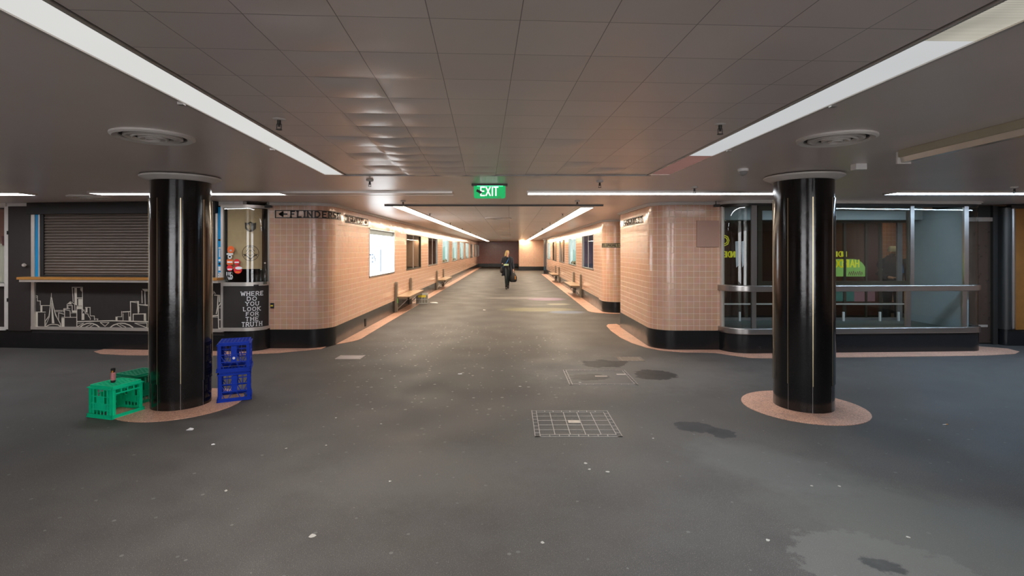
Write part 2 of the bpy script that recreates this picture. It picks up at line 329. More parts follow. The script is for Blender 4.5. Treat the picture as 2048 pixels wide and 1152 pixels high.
# ------------------------------------------------------------------ mesh helpers
class MB:
    def __init__(s): s.v = []; s.f = []; s.uv = {}; s.mi = []
    def add(s, vs, fs, uvs=None, mi=0):
        o = len(s.v); s.v += [tuple(p) for p in vs]
        for i, f in enumerate(fs):
            if uvs: s.uv[len(s.f)] = uvs[i]
            s.f.append(tuple(o + k for k in f)); s.mi.append(mi)
        return s
    def box(s, x0, x1, y0, y1, z0, z1, mi=0, T=None):
        if x0 > x1: x0, x1 = x1, x0
        if y0 > y1: y0, y1 = y1, y0
        if z0 > z1: z0, z1 = z1, z0
        v = [(x0, y0, z0), (x1, y0, z0), (x1, y1, z0), (x0, y1, z0), (x0, y0, z1), (x1, y0, z1), (x1, y1, z1), (x0, y1, z1)]
        if T: v = [T(*p) for p in v]
        f = [(0, 3, 2, 1), (4, 5, 6, 7), (0, 1, 5, 4), (1, 2, 6, 5), (2, 3, 7, 6), (3, 0, 4, 7)]
        pl = [(0, 1), (0, 1), (0, 2), (1, 2), (0, 2), (1, 2)]
        uv = [[(v[k][a], v[k][b]) for k in ff] for ff, (a, b) in zip(f, pl)]
        return s.add(v, f, uv, mi)
    def bar(s, p, q, a, b=None, up=(0, 0, 1), mi=0):
        p = Vector(p); q = Vector(q); d = (q - p).normalized(); b = b or a
        u = d.cross(Vector(up))
        if u.length < 1e-4: u = d.cross(Vector((0, 1, 0)))
        u.normalize(); w_ = u.cross(d).normalized()
        v = [c + u * (i * a / 2) + w_ * (j * b / 2) for c in (p, q) for i, j in ((-1, -1), (1, -1), (1, 1), (-1, 1))]
        return s.add(v, [(0, 3, 2, 1), (4, 5, 6, 7), (0, 1, 5, 4), (1, 2, 6, 5), (2, 3, 7, 6), (3, 0, 4, 7)], None, mi)
    def tube(s, pts, r, n=10, mi=0, cap=True):
        pts = [Vector(p) for p in pts]; R = r if isinstance(r, (list, tuple)) else [r] * len(pts)
        vs = []; fs = []
        for i, p in enumerate(pts):
            d = (pts[min(i + 1, len(pts) - 1)] - pts[max(i - 1, 0)]).normalized()
            a = Vector((0, 0, 1)) if abs(d.z) < .9 else Vector((0, 1, 0))
            u = d.cross(a).normalized(); w_ = u.cross(d).normalized()
            for k in range(n):
                t = 2 * PI * k / n; vs.append(p + (u * math.cos(t) + w_ * math.sin(t)) * R[i])
        for i in range(len(pts) - 1):
            for k in range(n):
                a = i * n + k; b = i * n + (k + 1) % n; fs.append((a, b, b + n, a + n))
        if cap: fs.append(tuple(range(n))[::-1]); fs.append(tuple(range((len(pts) - 1) * n, len(pts) * n)))
        return s.add(vs, fs, None, mi)
    def lathe(s, prof, c=(0, 0, 0), n=24, mi=0, sx=1, sy=1):
        vs = []; fs = []
        for r, z in prof:
            for k in range(n):
                t = 2 * PI * k / n; vs.append((c[0] + r * math.cos(t) * sx, c[1] + r * math.sin(t) * sy, c[2] + z))
        for i in range(len(prof) - 1):
            for k in range(n):
                a = i * n + k; b = i * n + (k + 1) % n; fs.append((a, b, b + n, a + n))
        fs.append(tuple(range(n))[::-1]); fs.append(tuple(range((len(prof) - 1) * n, len(prof) * n)))
        return s.add(vs, fs, None, mi)
    def loft(s, rings, mi=0):
        n = len(rings[0]); vs = [p for r in rings for p in r]; fs = []
        for i in range(len(rings) - 1):
            for k in range(n):
                a = i * n + k; b = i * n + (k + 1) % n; fs.append((a, b, b + n, a + n))
        fs.append(tuple(range(n))[::-1]); fs.append(tuple(range((len(rings) - 1) * n, len(rings) * n)))
        return s.add(vs, fs, None, mi)
    def prism(s, poly, z0, z1, mi=0):
        n = len(poly); v = [(x, y, z0) for x, y in poly] + [(x, y, z1) for x, y in poly]
        f = [tuple(range(n))[::-1], tuple(range(n, 2 * n))] + [(i, (i + 1) % n, (i + 1) % n + n, i + n) for i in range(n)]
        return s.add(v, f, None, mi)
    def ribbon(s, path, z0, z1, th=.12, s0=0, off=0, mi=0):
        """upright sheet along a floor path; its face is on the right-hand side of travel; thickness goes to the left"""
        P = [Vector(p) for p in path]; n = len(P); nr = []
        for i in range(n):
            a = (P[i] - P[i - 1]).normalized() if i else (P[1] - P[0]).normalized()
            b = (P[i + 1] - P[i]).normalized() if i < n - 1 else a
            t = (a + b).normalized(); m_ = Vector((-t.y, t.x)); k = m_.dot(Vector((-a.y, a.x))); nr.append(m_ / max(k, .3))
        S_ = [s0]
        for i in range(1, n): S_.append(S_[-1] + (P[i] - P[i - 1]).length)
        fr = [P[i] - nr[i] * off for i in range(n)]; bk = [P[i] + nr[i] * th for i in range(n)]
        v = [(p.x, p.y, z) for z in (z0, z1) for p in fr] + [(p.x, p.y, z) for z in (z0, z1) for p in bk]
        f = []; uv = []
        for i in range(n - 1):
            f.append((i, i + 1, n + i + 1, n + i)); uv.append([(S_[i], z0), (S_[i + 1], z0), (S_[i + 1], z1), (S_[i], z1)])
            f.append((3 * n + i, 3 * n + i + 1, 2 * n + i + 1, 2 * n + i)); uv.append([(S_[i], z1), (S_[i + 1], z1), (S_[i + 1], z0), (S_[i], z0)])
            f.append((n + i, n + i + 1, 3 * n + i + 1, 3 * n + i)); uv.append([(0, 0)] * 4)
            f.append((2 * n + i, 2 * n + i + 1, i + 1, i)); uv.append([(0, 0)] * 4)
        f.append((0, n, 3 * n, 2 * n)); uv.append([(0, z0), (0, z1), (th, z1), (th, z0)])
        f.append((n - 1, 3 * n - 1, 4 * n - 1, 2 * n - 1)[::1]); uv.append([(0, z0), (th, z0), (th, z1), (0, z1)])
        f[-1] = (n - 1, 2 * n + n - 1, 3 * n + n - 1, n + n - 1)
        return s.add(v, f, uv, mi)
    def build(s, name, m, parent=None, smooth=False, bevel=0, auto=None):
        me = bpy.data.meshes.new(name); me.from_pydata(s.v, [], s.f)
        ms = m if isinstance(m, (list, tuple)) else [m]
        for k in ms: me.materials.append(M[k] if isinstance(k, str) else k)
        if s.uv:
            ul = me.uv_layers.new(name='UVMap')
            for p in me.polygons:
                u = s.uv.get(p.index)
                if u:
                    for li, c in zip(p.loop_indices, u): ul.data[li].uv = c
        for p in me.polygons: p.material_index = s.mi[p.index]; p.use_smooth = smooth
        me.update()
        if smooth:
            try: me.set_sharp_from_angle(angle=math.radians(auto or 38))
            except Exception: pass
        o = bpy.data.objects.new(name, me); COL.objects.link(o)
        if parent: o.parent = parent
        if bevel:
            bv = o.modifiers.new('bevel', 'BEVEL'); bv.width = bevel; bv.segments = 2; bv.limit_method = 'ANGLE'
        return o
def tag(o, label, cat, group=None, kind=None):
    o['label'] = label; o['category'] = cat
    if group: o['group'] = group
    if kind: o['kind'] = kind
    return o
def thing(name, label, cat, loc=(0, 0, 0), rz=0, group=None):
    o = bpy.data.objects.new(name, None); COL.objects.link(o); o.empty_display_size = .1
    o.location = loc; o.rotation_euler = (0, 0, rz); return tag(o, label, cat, group)
def kids(o): return [c for c in bpy.data.objects if c.parent == o]
def copy_tree(o, parent=None):
    c = o.copy(); COL.objects.link(c); c.parent = parent
    for k in kids(o): copy_tree(k, c)
    return c
def struct(o, label=None):
    o['kind'] = 'structure'
    if label: o['label'] = label
    return o
def G(px, py):          # a point measured on the floor
    Y = F * EYE / (py - VY); return ((px - VX) / F * Y, Y)
def zat(py, Y): return EYE - (py - VY) * Y / F
def xat(px, Y): return (px - VX) / F * Y
def arc(cx, cy, r, a0, a1, n=10):
    return [(cx + r * math.cos(math.radians(a0 + (a1 - a0) * i / n)), cy + r * math.sin(math.radians(a0 + (a1 - a0) * i / n))) for i in range(n + 1)]
# ------------------------------------------------------------------ lettering (own strokes)
def cur(cx, cy, rx, ry, a0, a1, n=8): return [(cx + rx * math.cos(math.radians(a0 + (a1 - a0) * i / n)), cy + ry * math.sin(math.radians(a0 + (a1 - a0) * i / n))) for i in range(n + 1)]
GL = {
 'A': [[(0, 0), (.3, 1), (.6, 0)], [(.12, .35), (.48, .35)]],
 'B': [[(0, 0), (0, 1)], [(0, 1)] + cur(.3, .77, .25, .23, 90, -90) + [(0, .54)], [(0, .54)] + cur(.32, .27, .28, .27, 90, -90) + [(0, 0)]],
 'C': [cur(.32, .5, .32, .5, 50, 310, 14)],
 'D': [[(0, 0), (0, 1)], [(0, 1)] + cur(.2, .5, .4, .5, 90, -90, 12) + [(0, 0)]],
 'E': [[(0, 0), (0, 1)], [(0, 1), (.5, 1)], [(0, .52), (.4, .52)], [(0, 0), (.5, 0)]],
 'F': [[(0, 0), (0, 1)], [(0, 1), (.5, 1)], [(0, .52), (.4, .52)]],
 'G': [cur(.32, .5, .32, .5, 50, 300, 14) + [(.6, .12), (.6, .45), (.36, .45)]],
 'H': [[(0, 0), (0, 1)], [(.55, 0), (.55, 1)], [(0, .52), (.55, .52)]],
 'I': [[(.1, 0), (.1, 1)]],
 'J': [[(.4, 1), (.4, .25)] + cur(.2, .25, .2, .25, 0, -170)],
 'K': [[(0, 0), (0, 1)], [(.55, 1), (.02, .45)], [(.18, .6), (.58, 0)]],
 'L': [[(0, 1), (0, 0), (.48, 0)]],
 'M': [[(0, 0), (.05, 1), (.35, .25), (.65, 1), (.7, 0)]],
 'N': [[(0, 0), (0, 1), (.55, 0), (.55, 1)]],
 'O': [cur(.33, .5, .33, .5, 0, 360, 18)],
 'P': [[(0, 0), (0, 1)], [(0, 1)] + cur(.28, .74, .26, .26, 90, -90) + [(0, .48)]],
 'R': [[(0, 0), (0, 1)], [(0, 1)] + cur(.28, .74, .26, .26, 90, -90) + [(0, .48)], [(.25, .48), (.56, 0)]],
 'S': [cur(.28, .75, .25, .25, 40, 270, 9) + cur(.28, .25, .27, .25, 90, -140, 9)],
 'T': [[(.28, 0), (.28, 1)], [(0, 1), (.56, 1)]],
 'U': [[(0, 1), (0, .3)] + cur(.28, .3, .28, .3, 180, 360) + [(.56, 1)]],
 'V': [[(0, 1), (.3, 0), (.6, 1)]],
 'W': [[(0, 1), (.2, 0), (.42, .8), (.64, 0), (.84, 1)]],
 'X': [[(0, 0), (.56, 1)], [(0, 1), (.56, 0)]],
 'Y': [[(0, 1), (.3, .5), (.6, 1)], [(.3, .5), (.3, 0)]],
 '<': [[(.0, .5), (.34, .85), (.34, .15), (0, .5)], [(.08, .5), (.8, .5)], [(.2, .6), (.2, .4)]],
 '>': [[(.5, .5), (.16, .85), (.16, .15), (.5, .5)], [(.3, .7), (.3, .3)]],
 '.': [[(0, 0), (.05, 0)]],
}
SER = {'A': [(0, 0), (.6, 0)], 'D': [], 'E': [], 'F': [(0, 0)], 'H': [(0, 0), (0, 1), (.55, 0), (.55, 1)], 'I': [(.1, 0), (.1, 1)], 'K': [(0, 0), (0, 1), (.58, 0), (.55, 1)],
       'L': [(0, 1)], 'N': [(0, 0), (.55, 1)], 'P': [(0, 0)], 'R': [(0, 0), (.58, 0)], 'T': [(.28, 0)], 'U': [(0, 1), (.56, 1)], 'W': [(0, 1), (.84, 1)], 'Y': [(0, 1), (.6, 1), (.3, 0)], 'V': [(0, 1), (.6, 1)]}
def stroke2d(mb, pts, t, T, d=.002, mi=0):
    """flat stroke along 2D points, T(u, v, depth) puts it on its surface"""
    for (a, b) in zip(pts[:-1], pts[1:]):
        a = Vector(a); b = Vector(b); q = b - a
        if q.length < 1e-6: continue
        q.normalize(); n = Vector((-q.y, q.x)) * t / 2; e = q * t * .35
        c = [a - e - n, b + e - n, b + e + n, a - e + n]
        v = [T(p.x, p.y, 0) for p in c] + [T(p.x, p.y, d) for p in c]
        mb.add(v, [(0, 1, 2, 3), (4, 7, 6, 5), (0, 4, 5, 1), (1, 5, 6, 2), (2, 6, 7, 3), (3, 7, 4, 0)], None, mi)
def poly2d(mb, pts, T, d=.002, mi=0):
    n = len(pts); v = [T(x, y, 0) for x, y in pts] + [T(x, y, d) for x, y in pts]
    mb.add(v, [tuple(range(n)), tuple(range(n, 2 * n))[::-1]] + [(i, (i + 1) % n, (i + 1) % n + n, i + n) for i in range(n)], None, mi)
def gw(ch): return .35 if ch == ' ' else max(p[0] for s_ in GL[ch] for p in s_)
def twidth(txt, h, ws=1, gap=.28): return sum((gw(c) + gap) * h * ws for c in txt) - gap * h * ws
def write(mb, txt, u0, v0, h, T, t=.12, ws=1, gap=.28, slab=False, fit=None, d=.002, mirror=False, mi=0):
    if fit: ws = ws * fit / twidth(txt, h, ws, gap)
    tot = twidth(txt, h, ws, gap); u = 0
    for ch in txt:
        if ch != ' ':
            for s_ in GL[ch]:
                pts = [(u + x * h * ws, v0 + y * h) for x, y in s_]
                pts = [((u0 + tot - x) if mirror else (u0 + x), y) for x, y in pts]
                for k in range(len(pts) - 1): stroke2d(mb, pts[k:k + 2], t * h, T, d, mi)
            if slab:
                for x, y in SER.get(ch, []):
                    xx = u + x * h * ws; stroke2d(mb, [(u0 + xx - .13 * h, v0 + y * h), (u0 + xx + .13 * h, v0 + y * h)], t * h * .8, T, d, mi)
        u += (gw(ch) + gap) * h * ws
    return tot
# ------------------------------------------------------------------ the shell
XL, XR = -3.05, 2.45
YB = -6.0
struct(MB().box(-12, 13, YB - 3, 52, -.12, 0).build('floor', 'floor'))
struct(MB().box(-12, 13, YB - .5, 52, H + .012, H + .12).build('ceiling', 'ceil'))
# hall tile field of dented metal pans
def dents(x, y, cells, size, rot, ox, oy):
    c, s_ = math.cos(-rot), math.sin(-rot); X = (x - ox) * c - (y - oy) * s_; Y = (x - ox) * s_ + (y - oy) * c
    i, j = math.floor(X / size), math.floor(Y / size); u, v = X / size - i, Y / size - j
    amp = cells.get((i, j), 0)
    edge = (4 * u * (1 - u)) ; ev = (4 * v * (1 - v)) 
    tilt = cells.get(('t', i, j), 0)
    return -(1.5 * amp * ev ** .6 * (.35 + .65 * edge) + tilt * (v - .5) * .35)
LL = [(-1.44, 1.6), (-1.708, 5.24)]          # inner edge of the left run of lamps
RRr = [(1.525, 1.6), (1.425, 5.24)]          # inner edge of the right run
def lx(Y, seg): (x0, y0), (x1, y1) = seg; return x0 + (x1 - x0) * (Y - y0) / (y1 - y0)
cells = {}
rr = random.Random(3)
for i in range(-8, 9):
    for j in range(-30, 20):
        cells[(i, j)] = rr.uniform(-.0005, .0015); cells[('t', i, j)] = rr.uniform(-.0025, .0025)
for (i, j, a) in [(-3, 2, .006), (-3, 4, .010), (-2, 3, .006), (-2, 6, .008), (-3, 7, .018), (-3, 8, .020), (-4, 8, .012), (-3, 9, .018), (-2, 9, .014), (-3, 10, .014), (-4, 10, .012), (-2, 10, .014), (-3, 11, .010), (-2, 12, .014), (-4, 12, .01), (-3, 12, .012), (-3, 6, .01),
                  (-2, 13, .012), (-3, 13, .010), (-1, 12, .008), (1, 8, .010), (2, 11, .010), (3, 12, .012), (-3, 5, .009), (-2, 7, .008), (-1, 8, .006), (-3, 3, .006), (-2, 11, .016), (-2, 8, .012), (-2, 5, .006), (-1, 13, .01), (0, 10, .004)]:
    cells[(i, j)] = a
mb = MB(); NX, NY = 150, 420; y0, y1 = YB + 1, 5.28
vs = []; fs = []
for j in range(NY + 1):
    Y = y0 + (y1 - y0) * j / NY; a, b = lx(Y, LL) + .02, lx(Y, RRr) - .02
    for i in range(NX + 1):
        X = a + (b - a) * i / NX; vs.append((X, Y, H - .004 + dents(X, Y, cells, .305, HR, .065, 1.12)))
for j in range(NY):
    for i in range(NX):
        k = j * (NX + 1) + i; fs.append((k, k + NX + 1, k + NX + 2, k + 1))
mb.add(vs, fs); o = mb.build('ceiling', 'ceiltile', smooth=True); struct(o)
struct(MB().prism([(lx(-5, LL), -5), (lx(-5, RRr), -5), (lx(5.3, RRr), 5.30), (lx(5.3, LL), 5.30)][::1], H + .0, H + .012).build('ceiling', 'darkmetal'))
# passage tile field
mb = MB(); mb.box(-1.86, 1.27, 9.0, 46, H, H + .012); struct(mb.build('ceiling', 'ceiltile2'))
# walls round the hall out of the frame
struct(MB().box(-11.2, -11.0, YB, 9.2, 0, H + .013).build('wall_left', 'tile'))
struct(MB().box(11.0, 11.2, YB, 14, 0, H + .013).build('wall_right', 'tile'))
mb = MB(); mb.box(-11.2, -5.5, YB - .2, YB, 0, H + .013); mb.box(5.5, 11.2, YB - .2, YB, 0, H + .013); mb.box(-1.2, 1.2, YB - .2, YB, 0, H + .013); struct(mb.build('wall_back', 'tile'))  # unseen openings added between the piers let world light in as fill
# left block: front face, rounded corner, long side with ten show windows
PL = .32
WT = 2.125; WB = 1.045
def wall_set(path, name, plname, s0=0, z0=PL, z1=H + .013, th=.14, m='tile'):
    struct(MB().ribbon(path, z0, z1, th, s0).build(name, m, smooth=True))
    struct(MB().ribbon(path, 0, z0, th, s0, off=.006).build(plname, 'plinth', smooth=True))
cornL = [(-4.05, 8.57), (-3.45, 8.57)] + arc(-3.45, 8.97, .40, -90, 0, 10)[1:] + [(XL, 9.6)]
wall_set(cornL, 'wall_left', 'baseboard_left')
wl = [11.04 + 3.96 * k for k in range(10)]
def side_wall(X, sgn, y0, y1, wins, name, pl, s0=0):
    """long wall; sgn +1: face looks to +x (left wall), -1: face looks to -x"""
    mb = MB(); th = .14
    def rect(a, b, z0, z1):
        if sgn > 0: mb.ribbon([(X, a), (X, b)], z0, z1, th, s0 + a)
        else: mb.ribbon([(X, b), (X, a)], z0, z1, th, s0 - b)
    rect(y0, y1, PL, WB); rect(y0, y1, WT, H + .013); a = y0
    for (p, q) in wins: rect(a, p, WB, WT); a = q
    rect(a, y1, WB, WT)
    struct(mb.build(name, 'tile'))
    mb = MB(); mb.ribbon([(X, y0), (X, y1)] if sgn > 0 else [(X, y1), (X, y0)], 0, PL, th, 0, off=.006)
    struct(mb.build(pl, 'plinth'))
side_wall(XL, 1, 9.6, 50, [(y, y + 2.42) for y in wl], 'wall_left', 'baseboard_left')
wr = [15.1, 19.15, 23.2, 27.3, 31.3]
cornR = [(XR, 14.2)] + arc(XR + .38, 13.75, .38, 180, 270, 10) + [(6.0, 13.37), (11.1, 13.37)]
wall_set(cornR, 'wall_right', 'baseboard_right', z0=.29)
side_wall(XR, -1, 14.2, 35, [(y, y + 2.4) for y in wr], 'wall_right', 'baseboard_right')
# right block
blk = [(2.95, 10.95), (2.35, 10.95), (2.36, 8.95)] + arc(2.74, 8.83, .38, 180, 270, 10) + [(3.46, 8.45)]
wall_set(blk, 'wall_right', 'baseboard_right')
struct(MB().box(2.95, 3.46, 10.83, 10.95, 0, H).build('wall_right', 'tile'))
struct(MB().box(3.33, 3.46, 8.59, 10.83, 0, H).build('wall_right', 'inside'))
# far end
struct(MB().box(-3.3, 1.0, 50, 50.15, PL, H + .013).build('wall_back', 'tile_dark'))
struct(MB().box(-3.3, 1.0, 49.98, 50.13, 0, PL).build('baseboard_back', 'plinth'))
mb = MB(); mb.ribbon([(.69, 50), (.69, 41.2), (6.0, 41.2)], PL, H + .013, .14); struct(mb.build('wall_back', 'tile'))
mb = MB(); mb.ribbon([(.69, 50), (.69, 41.2), (6.0, 41.2)], 0, PL, .14, 0, off=.006); struct(mb.build('baseboard_back', 'plinth'))
struct(MB().box(XR, 6.1, 35, 35.15, 0, H + .013).build('wall_right', 'tile'))
struct(MB().box(6.0, 6.15, 35.1, 41.3, 0, H + .013).build('wall_right', 'tile_dark'))
# cornices
def cornice(path, n=1):
    mb = MB(); mb.ribbon(path, H - .035, H + .01, .02, 0, off=.035); mb.ribbon(path, H - .012, H + .01, .02, 0, off=.06); struct(mb.build('trim_%d' % n, 'white', smooth=True))
cornice(cornL[:-1] + [(XL, 50)], 1); cornice([(XR, 34.9)] + cornR, 2); cornice(blk, 3)
# pink terrazzo margins on the floor
def strip(pts_out, pts_in, n, z=.006):
    k = len(pts_out); mb = MB()
    v = [(x, y, z) for x, y in pts_out] + [(x, y, z) for x, y in pts_in]
    v += [(x, y, -.02) for x, y in pts_out] + [(x, y, -.02) for x, y in pts_in]
    f = []
    for i in range(k - 1):
        f.append((i, i + 1, k + i + 1, k + i)); f.append((i + 1, i, 2 * k + i, 2 * k + i + 1)); f.append((k + i, k + i + 1, 3 * k + i + 1, 3 * k + i))
    mb.add(v, f); struct(mb.build('trim_%d' % n, 'terrazzo'))
strip([(-2.78, 49.9), (-2.78, 10.6)] + arc(-3.7, 9.6, .93, 15, -60, 8)[1:-1] + [(-3.15, 8.52), (-3.7, 8.2), (-4.0, 8.12), (-4.35, 8.0), (-4.9, 7.98), (-6.0, 8.02), (-6.5, 8.12), (-6.75, 8.3)],
      [(XL, 49.9), (XL, 10.6)] + [(XL, 9.4)] * 7 + [(XL, 9.0), (-3.5, 8.6), (-4.0, 8.6), (-4.2, 8.4), (-4.9, 8.34), (-6.0, 8.44), (-6.5, 8.5), (-6.75, 8.5)], 4)
strip([(2.10, 34.9), (2.10, 14.2)] + arc(2.75, 13.9, .66, 180, 255, 8) + [(3.4, 13.15), (8, 13.15)], [(XR, 34.9), (XR, 14.2)] + arc(XR + .38, 13.75, .38, 180, 255, 8) + [(3.4, 13.4), (8, 13.4)], 5)
ro = [(2.36, 11.4), (2.16, 11.35), G(1213, 652), G(1222, 662), G(1242, 676), G(1264, 686.5), G(1292, 695.5), G(1320, 701), G(1360, 704.5), G(1430, 706), G(1470, 712), G(1500, 716), G(1560, 717.5), (5.0, 7.86), (6.2, 7.92), (7.4, 8.0), (8.0, 8.12), (8.25, 8.3), (8.3, 8.55)]
ri = [(2.40, 11.0), (2.36, 10.9), (2.36, 10.7), (2.36, 10.2), (2.36, 9.6), (2.36, 9.2), (2.4, 8.8), (2.5, 8.6), (2.75, 8.5), (3.3, 8.5), (3.5, 8.5), (3.6, 8.3), (3.85, 8.3), (5.0, 8.3), (6.2, 8.35), (7.4, 8.4), (7.6, 8.5), (7.7, 8.7), (7.75, 8.9)]
strip(ro, ri, 6)
def ring(cx, cy, R, n):
    mb = MB(); mb.lathe([(R, -.01), (R, .005), (R - .004, .006), (.1, .006)], (cx, cy, 0), 64); struct(mb.build('trim_%d' % n, 'terrazzo'))
PLc, PRc = (-3.535, 5.5), (3.105, 5.43)
ring(PLc[0] + .0, PLc[1], .60, 7); ring(PRc[0] - .02, PRc[1] - .03, .595, 8)
# ------------------------------------------------------------------ columns
def column(c, R, a0, label):
    t = thing('column', label, 'column', (c[0], c[1], 0.0), 0, None)
    f = math.atan2(-c[1], -c[0]) + math.radians(a0)
    n = 96; 
    MB().lathe([(R * .975, .006), (R * .975, .275)], (0, 0, 0), n).build('base_band', 'granite', t, True)
    MB().lathe([(R, .275), (R, 2.185)], (0, 0, 0), n).build('shaft', 'granite', t, True)
    MB().lathe([(R * .972, 2.185), (R * .972, 2.415)], (0, 0, 0), n).build('top_band', 'granite', t, True)
    for k in range(8):
        a = f + k * PI / 4; mb = MB(); ca, sa = math.cos(a), math.sin(a); w2 = .004
        def T(x, y, z): return (ca * x - sa * y, sa * x + ca * y, z)
        mb.box(R - .006, R + .0015, -w2, w2, .275, 2.185, T=T)
        mb.build('brass_joint', 'brass', t)
        mb = MB(); mb.box(R * .975 - .006, R * .975 + .001, -.002, .002, .006, .275, T=T); mb.build('base_joint', 'iron', t)
    o = MB().lathe([(R * .95, -.055), (R + .01, -.055), (R + .03, -.043), (R + .085, -.018), (R + .09, -.006), (R + .085, 0), (.1, 0)], (0, 0, H), 64).build('ceiling_collar', 'white', t, True)
    return t
column(PLc, .289, -1.5, 'polished black granite column beside the green and blue crates')
column(PRc, .293, 16.8, 'polished black granite column before the glass shopfront on the right')
# ------------------------------------------------------------------ ceiling lamps
def lamp_run(name, label, ia, ib, wd, side, mats, watts, group=None, area=True, tint=(1, .97, .93)):
    """diffuser between Y=ia.y and ib.y; ia/ib are inner-edge points, wd width away from the middle"""
    (xa, ya), (xb, yb) = ia, ib
    d = Vector((xb - xa, yb - ya)); Ln = d.length; d.normalize(); nrm = Vector((d.y, -d.x)) * side
    t = thing(name, label, 'ceiling light', ((xa + xb) / 2 + nrm.x * wd / 2, (ya + yb) / 2 + nrm.y * wd / 2, H), 0, group)
    ox, oy, _ = t.location
    def T(u, v, z): p = Vector((xa, ya)) + d * u + nrm * v; return (p.x - ox, p.y - oy, z - H)
    mb = MB()
    for (v0, v1) in ((-.012, .002), (wd - .002, wd + .016)): mb.box(0, Ln, v0, v1, H - .012, H + .012, T=T)
    for (u0, u1) in ((-.012, .004), (Ln - .004, Ln + .012)): mb.box(u0, u1, -.012, wd + .016, H - .012, H + .012, T=T)
    mb.build('frame', 'alu', t)
    for (f0, f1, m_) in mats:
        MB().box(Ln * f0, Ln * f1, 0, wd, H - .006, H + .012, T=T).build('diffuser', m_, t)
    if side > 0 or True:
        for k in range(1, int(Ln / 1.22)): MB().box(k * 1.22 - .012, k * 1.22 + .012, wd, wd + .03, H - .02, H + .005, T=T).build('clip', 'steel', t)
    if area:
        ld = bpy.data.lights.new('tube', 'AREA'); ld.shape = 'RECTANGLE'; ld.size = wd * .96; ld.size_y = Ln * .98; ld.energy = watts * Ln / 7; ld.color = tint; ld.spread = math.radians(138)
        lo = bpy.data.objects.new('tube', ld); COL.objects.link(lo); lo.parent = t
        p = Vector((xa, ya)) + d * Ln / 2 + nrm * wd / 2; lo.location = (p.x - ox, p.y - oy, -.012); lo.rotation_euler = (0, 0, math.atan2(d.y, d.x) - PI / 2)
    return t
Yb0 = -4.6
lamp_run('strip_light', 'long recessed strip light over the left side of the hall', (lx(Yb0, LL), Yb0), LL[1], .19, -1, [(0, 1, 'lamp_hall')], HALL_LAMP, tint=(1, .96, .92))
lamp_run('strip_light', 'long recessed strip light on the right with pinkish dim far end', (lx(Yb0, RRr), Yb0), RRr[1], .205, 1, [(0, .66, M['lamp_prism']), (.66, .895, 'lamp_hall_r'), (.895, 1, 'lamp_dim')], HALL_LAMP, tint=(.86, .94, 1))
def simple_lamp(label, x0, x1, y0, y1, mats, group=None, name='strip_light', frame='alu', along='y', drop=.010):
    t = thing(name, label, 'ceiling light', ((x0 + x1) / 2, (y0 + y1) / 2, H), 0, group); ox, oy, _ = t.location
    def T(x, y, z): return (x - ox, y - oy, z - H)
    mb = MB(); e = .016
    mb.box(x0 - e, x1 + e, y0 - e, y0, H - drop - .004, H + .012, T=T); mb.box(x0 - e, x1 + e, y1, y1 + e, H - drop - .004, H + .012, T=T)
    mb.box(x0 - e, x0, y0, y1, H - drop - .004, H + .012, T=T); mb.box(x1, x1 + e, y0, y1, H - drop - .004, H + .012, T=T)
    mb.build('frame', frame, t)
    for f0, f1, m_ in mats:
        if along == 'y': MB().box(x0, x1, y0 + (y1 - y0) * f0, y0 + (y1 - y0) * f1, H - drop, H + .011, T=T).build('diffuser', m_, t)
        else: MB().box(x0 + (x1 - x0) * f0, x0 + (x1 - x0) * f1, y0, y1, H - drop, H + .011, T=T).build('diffuser', m_, t)
    return t
simple_lamp('warm white strip light along the left side of the passage ceiling', -2.08, -1.87, 9.05, 45, [(0, 1, 'lamp_corr')])
simple_lamp('warm white strip light along the right side of the passage ceiling', 1.28, 1.50, 9.3, 44, [(0, 1, 'lamp_corr')])
simple_lamp('cross strip light behind the left column, its right half unlit', -5.70, -.80, 6.92, 7.16, [(0, .52, 'lamp_cross'), (.52, 1, 'lamp_off')], along='x')
simple_lamp('lit cross strip light between exit sign and right column', .24, 3.72, 6.9, 7.12, [(0, 1, 'lamp_cross')], along='x')
simple_lamp('lit cross strip light at far right edge beyond the right column', 5.2, 9.4, 6.88, 7.12, [(0, 1, 'lamp_cross_blue')], along='x')
simple_lamp('lit cross strip light at far left edge of the hall', -9.9, -6.68, 6.95, 7.2, [(0, 1, 'lamp_cross')], along='x')
# dark trim across the head of the passage
struct(MB().box(-2.2, 1.62, 8.93, 8.97, H - .016, H + .012).build('trim_9', 'darkmetal'))
struct(MB().box(-1.75, 1.45, 5.285, 5.30, H - .016, H + .012).build('trim_10', 'iron'))
# unlit batten
t = thing('batten_light', 'unlit surface batten light on the right ceiling', 'ceiling light', (3.13, 3.1, H))
mb = MB(); mb.box(-.05, .05, -2.0, .97, -.045, .012); mb.build('housing', mat('cream_housing', (.40, .36, .26), .5), t, bevel=.004)
mb = MB(); mb.prism([(-.035, -.045), (.035, -.045), (.025, -.085), (-.025, -.085)], -2.0, .97)
mb.v = [(x, z, y) for x, y, z in mb.v]; mb.build('diffuser', mat('old_diffuser', (.5, .48, .42), .15, spec=.8), t)
MB().box(-.055, .055, .97, .985, -.095, .0).build('end_cap', 'white', t)
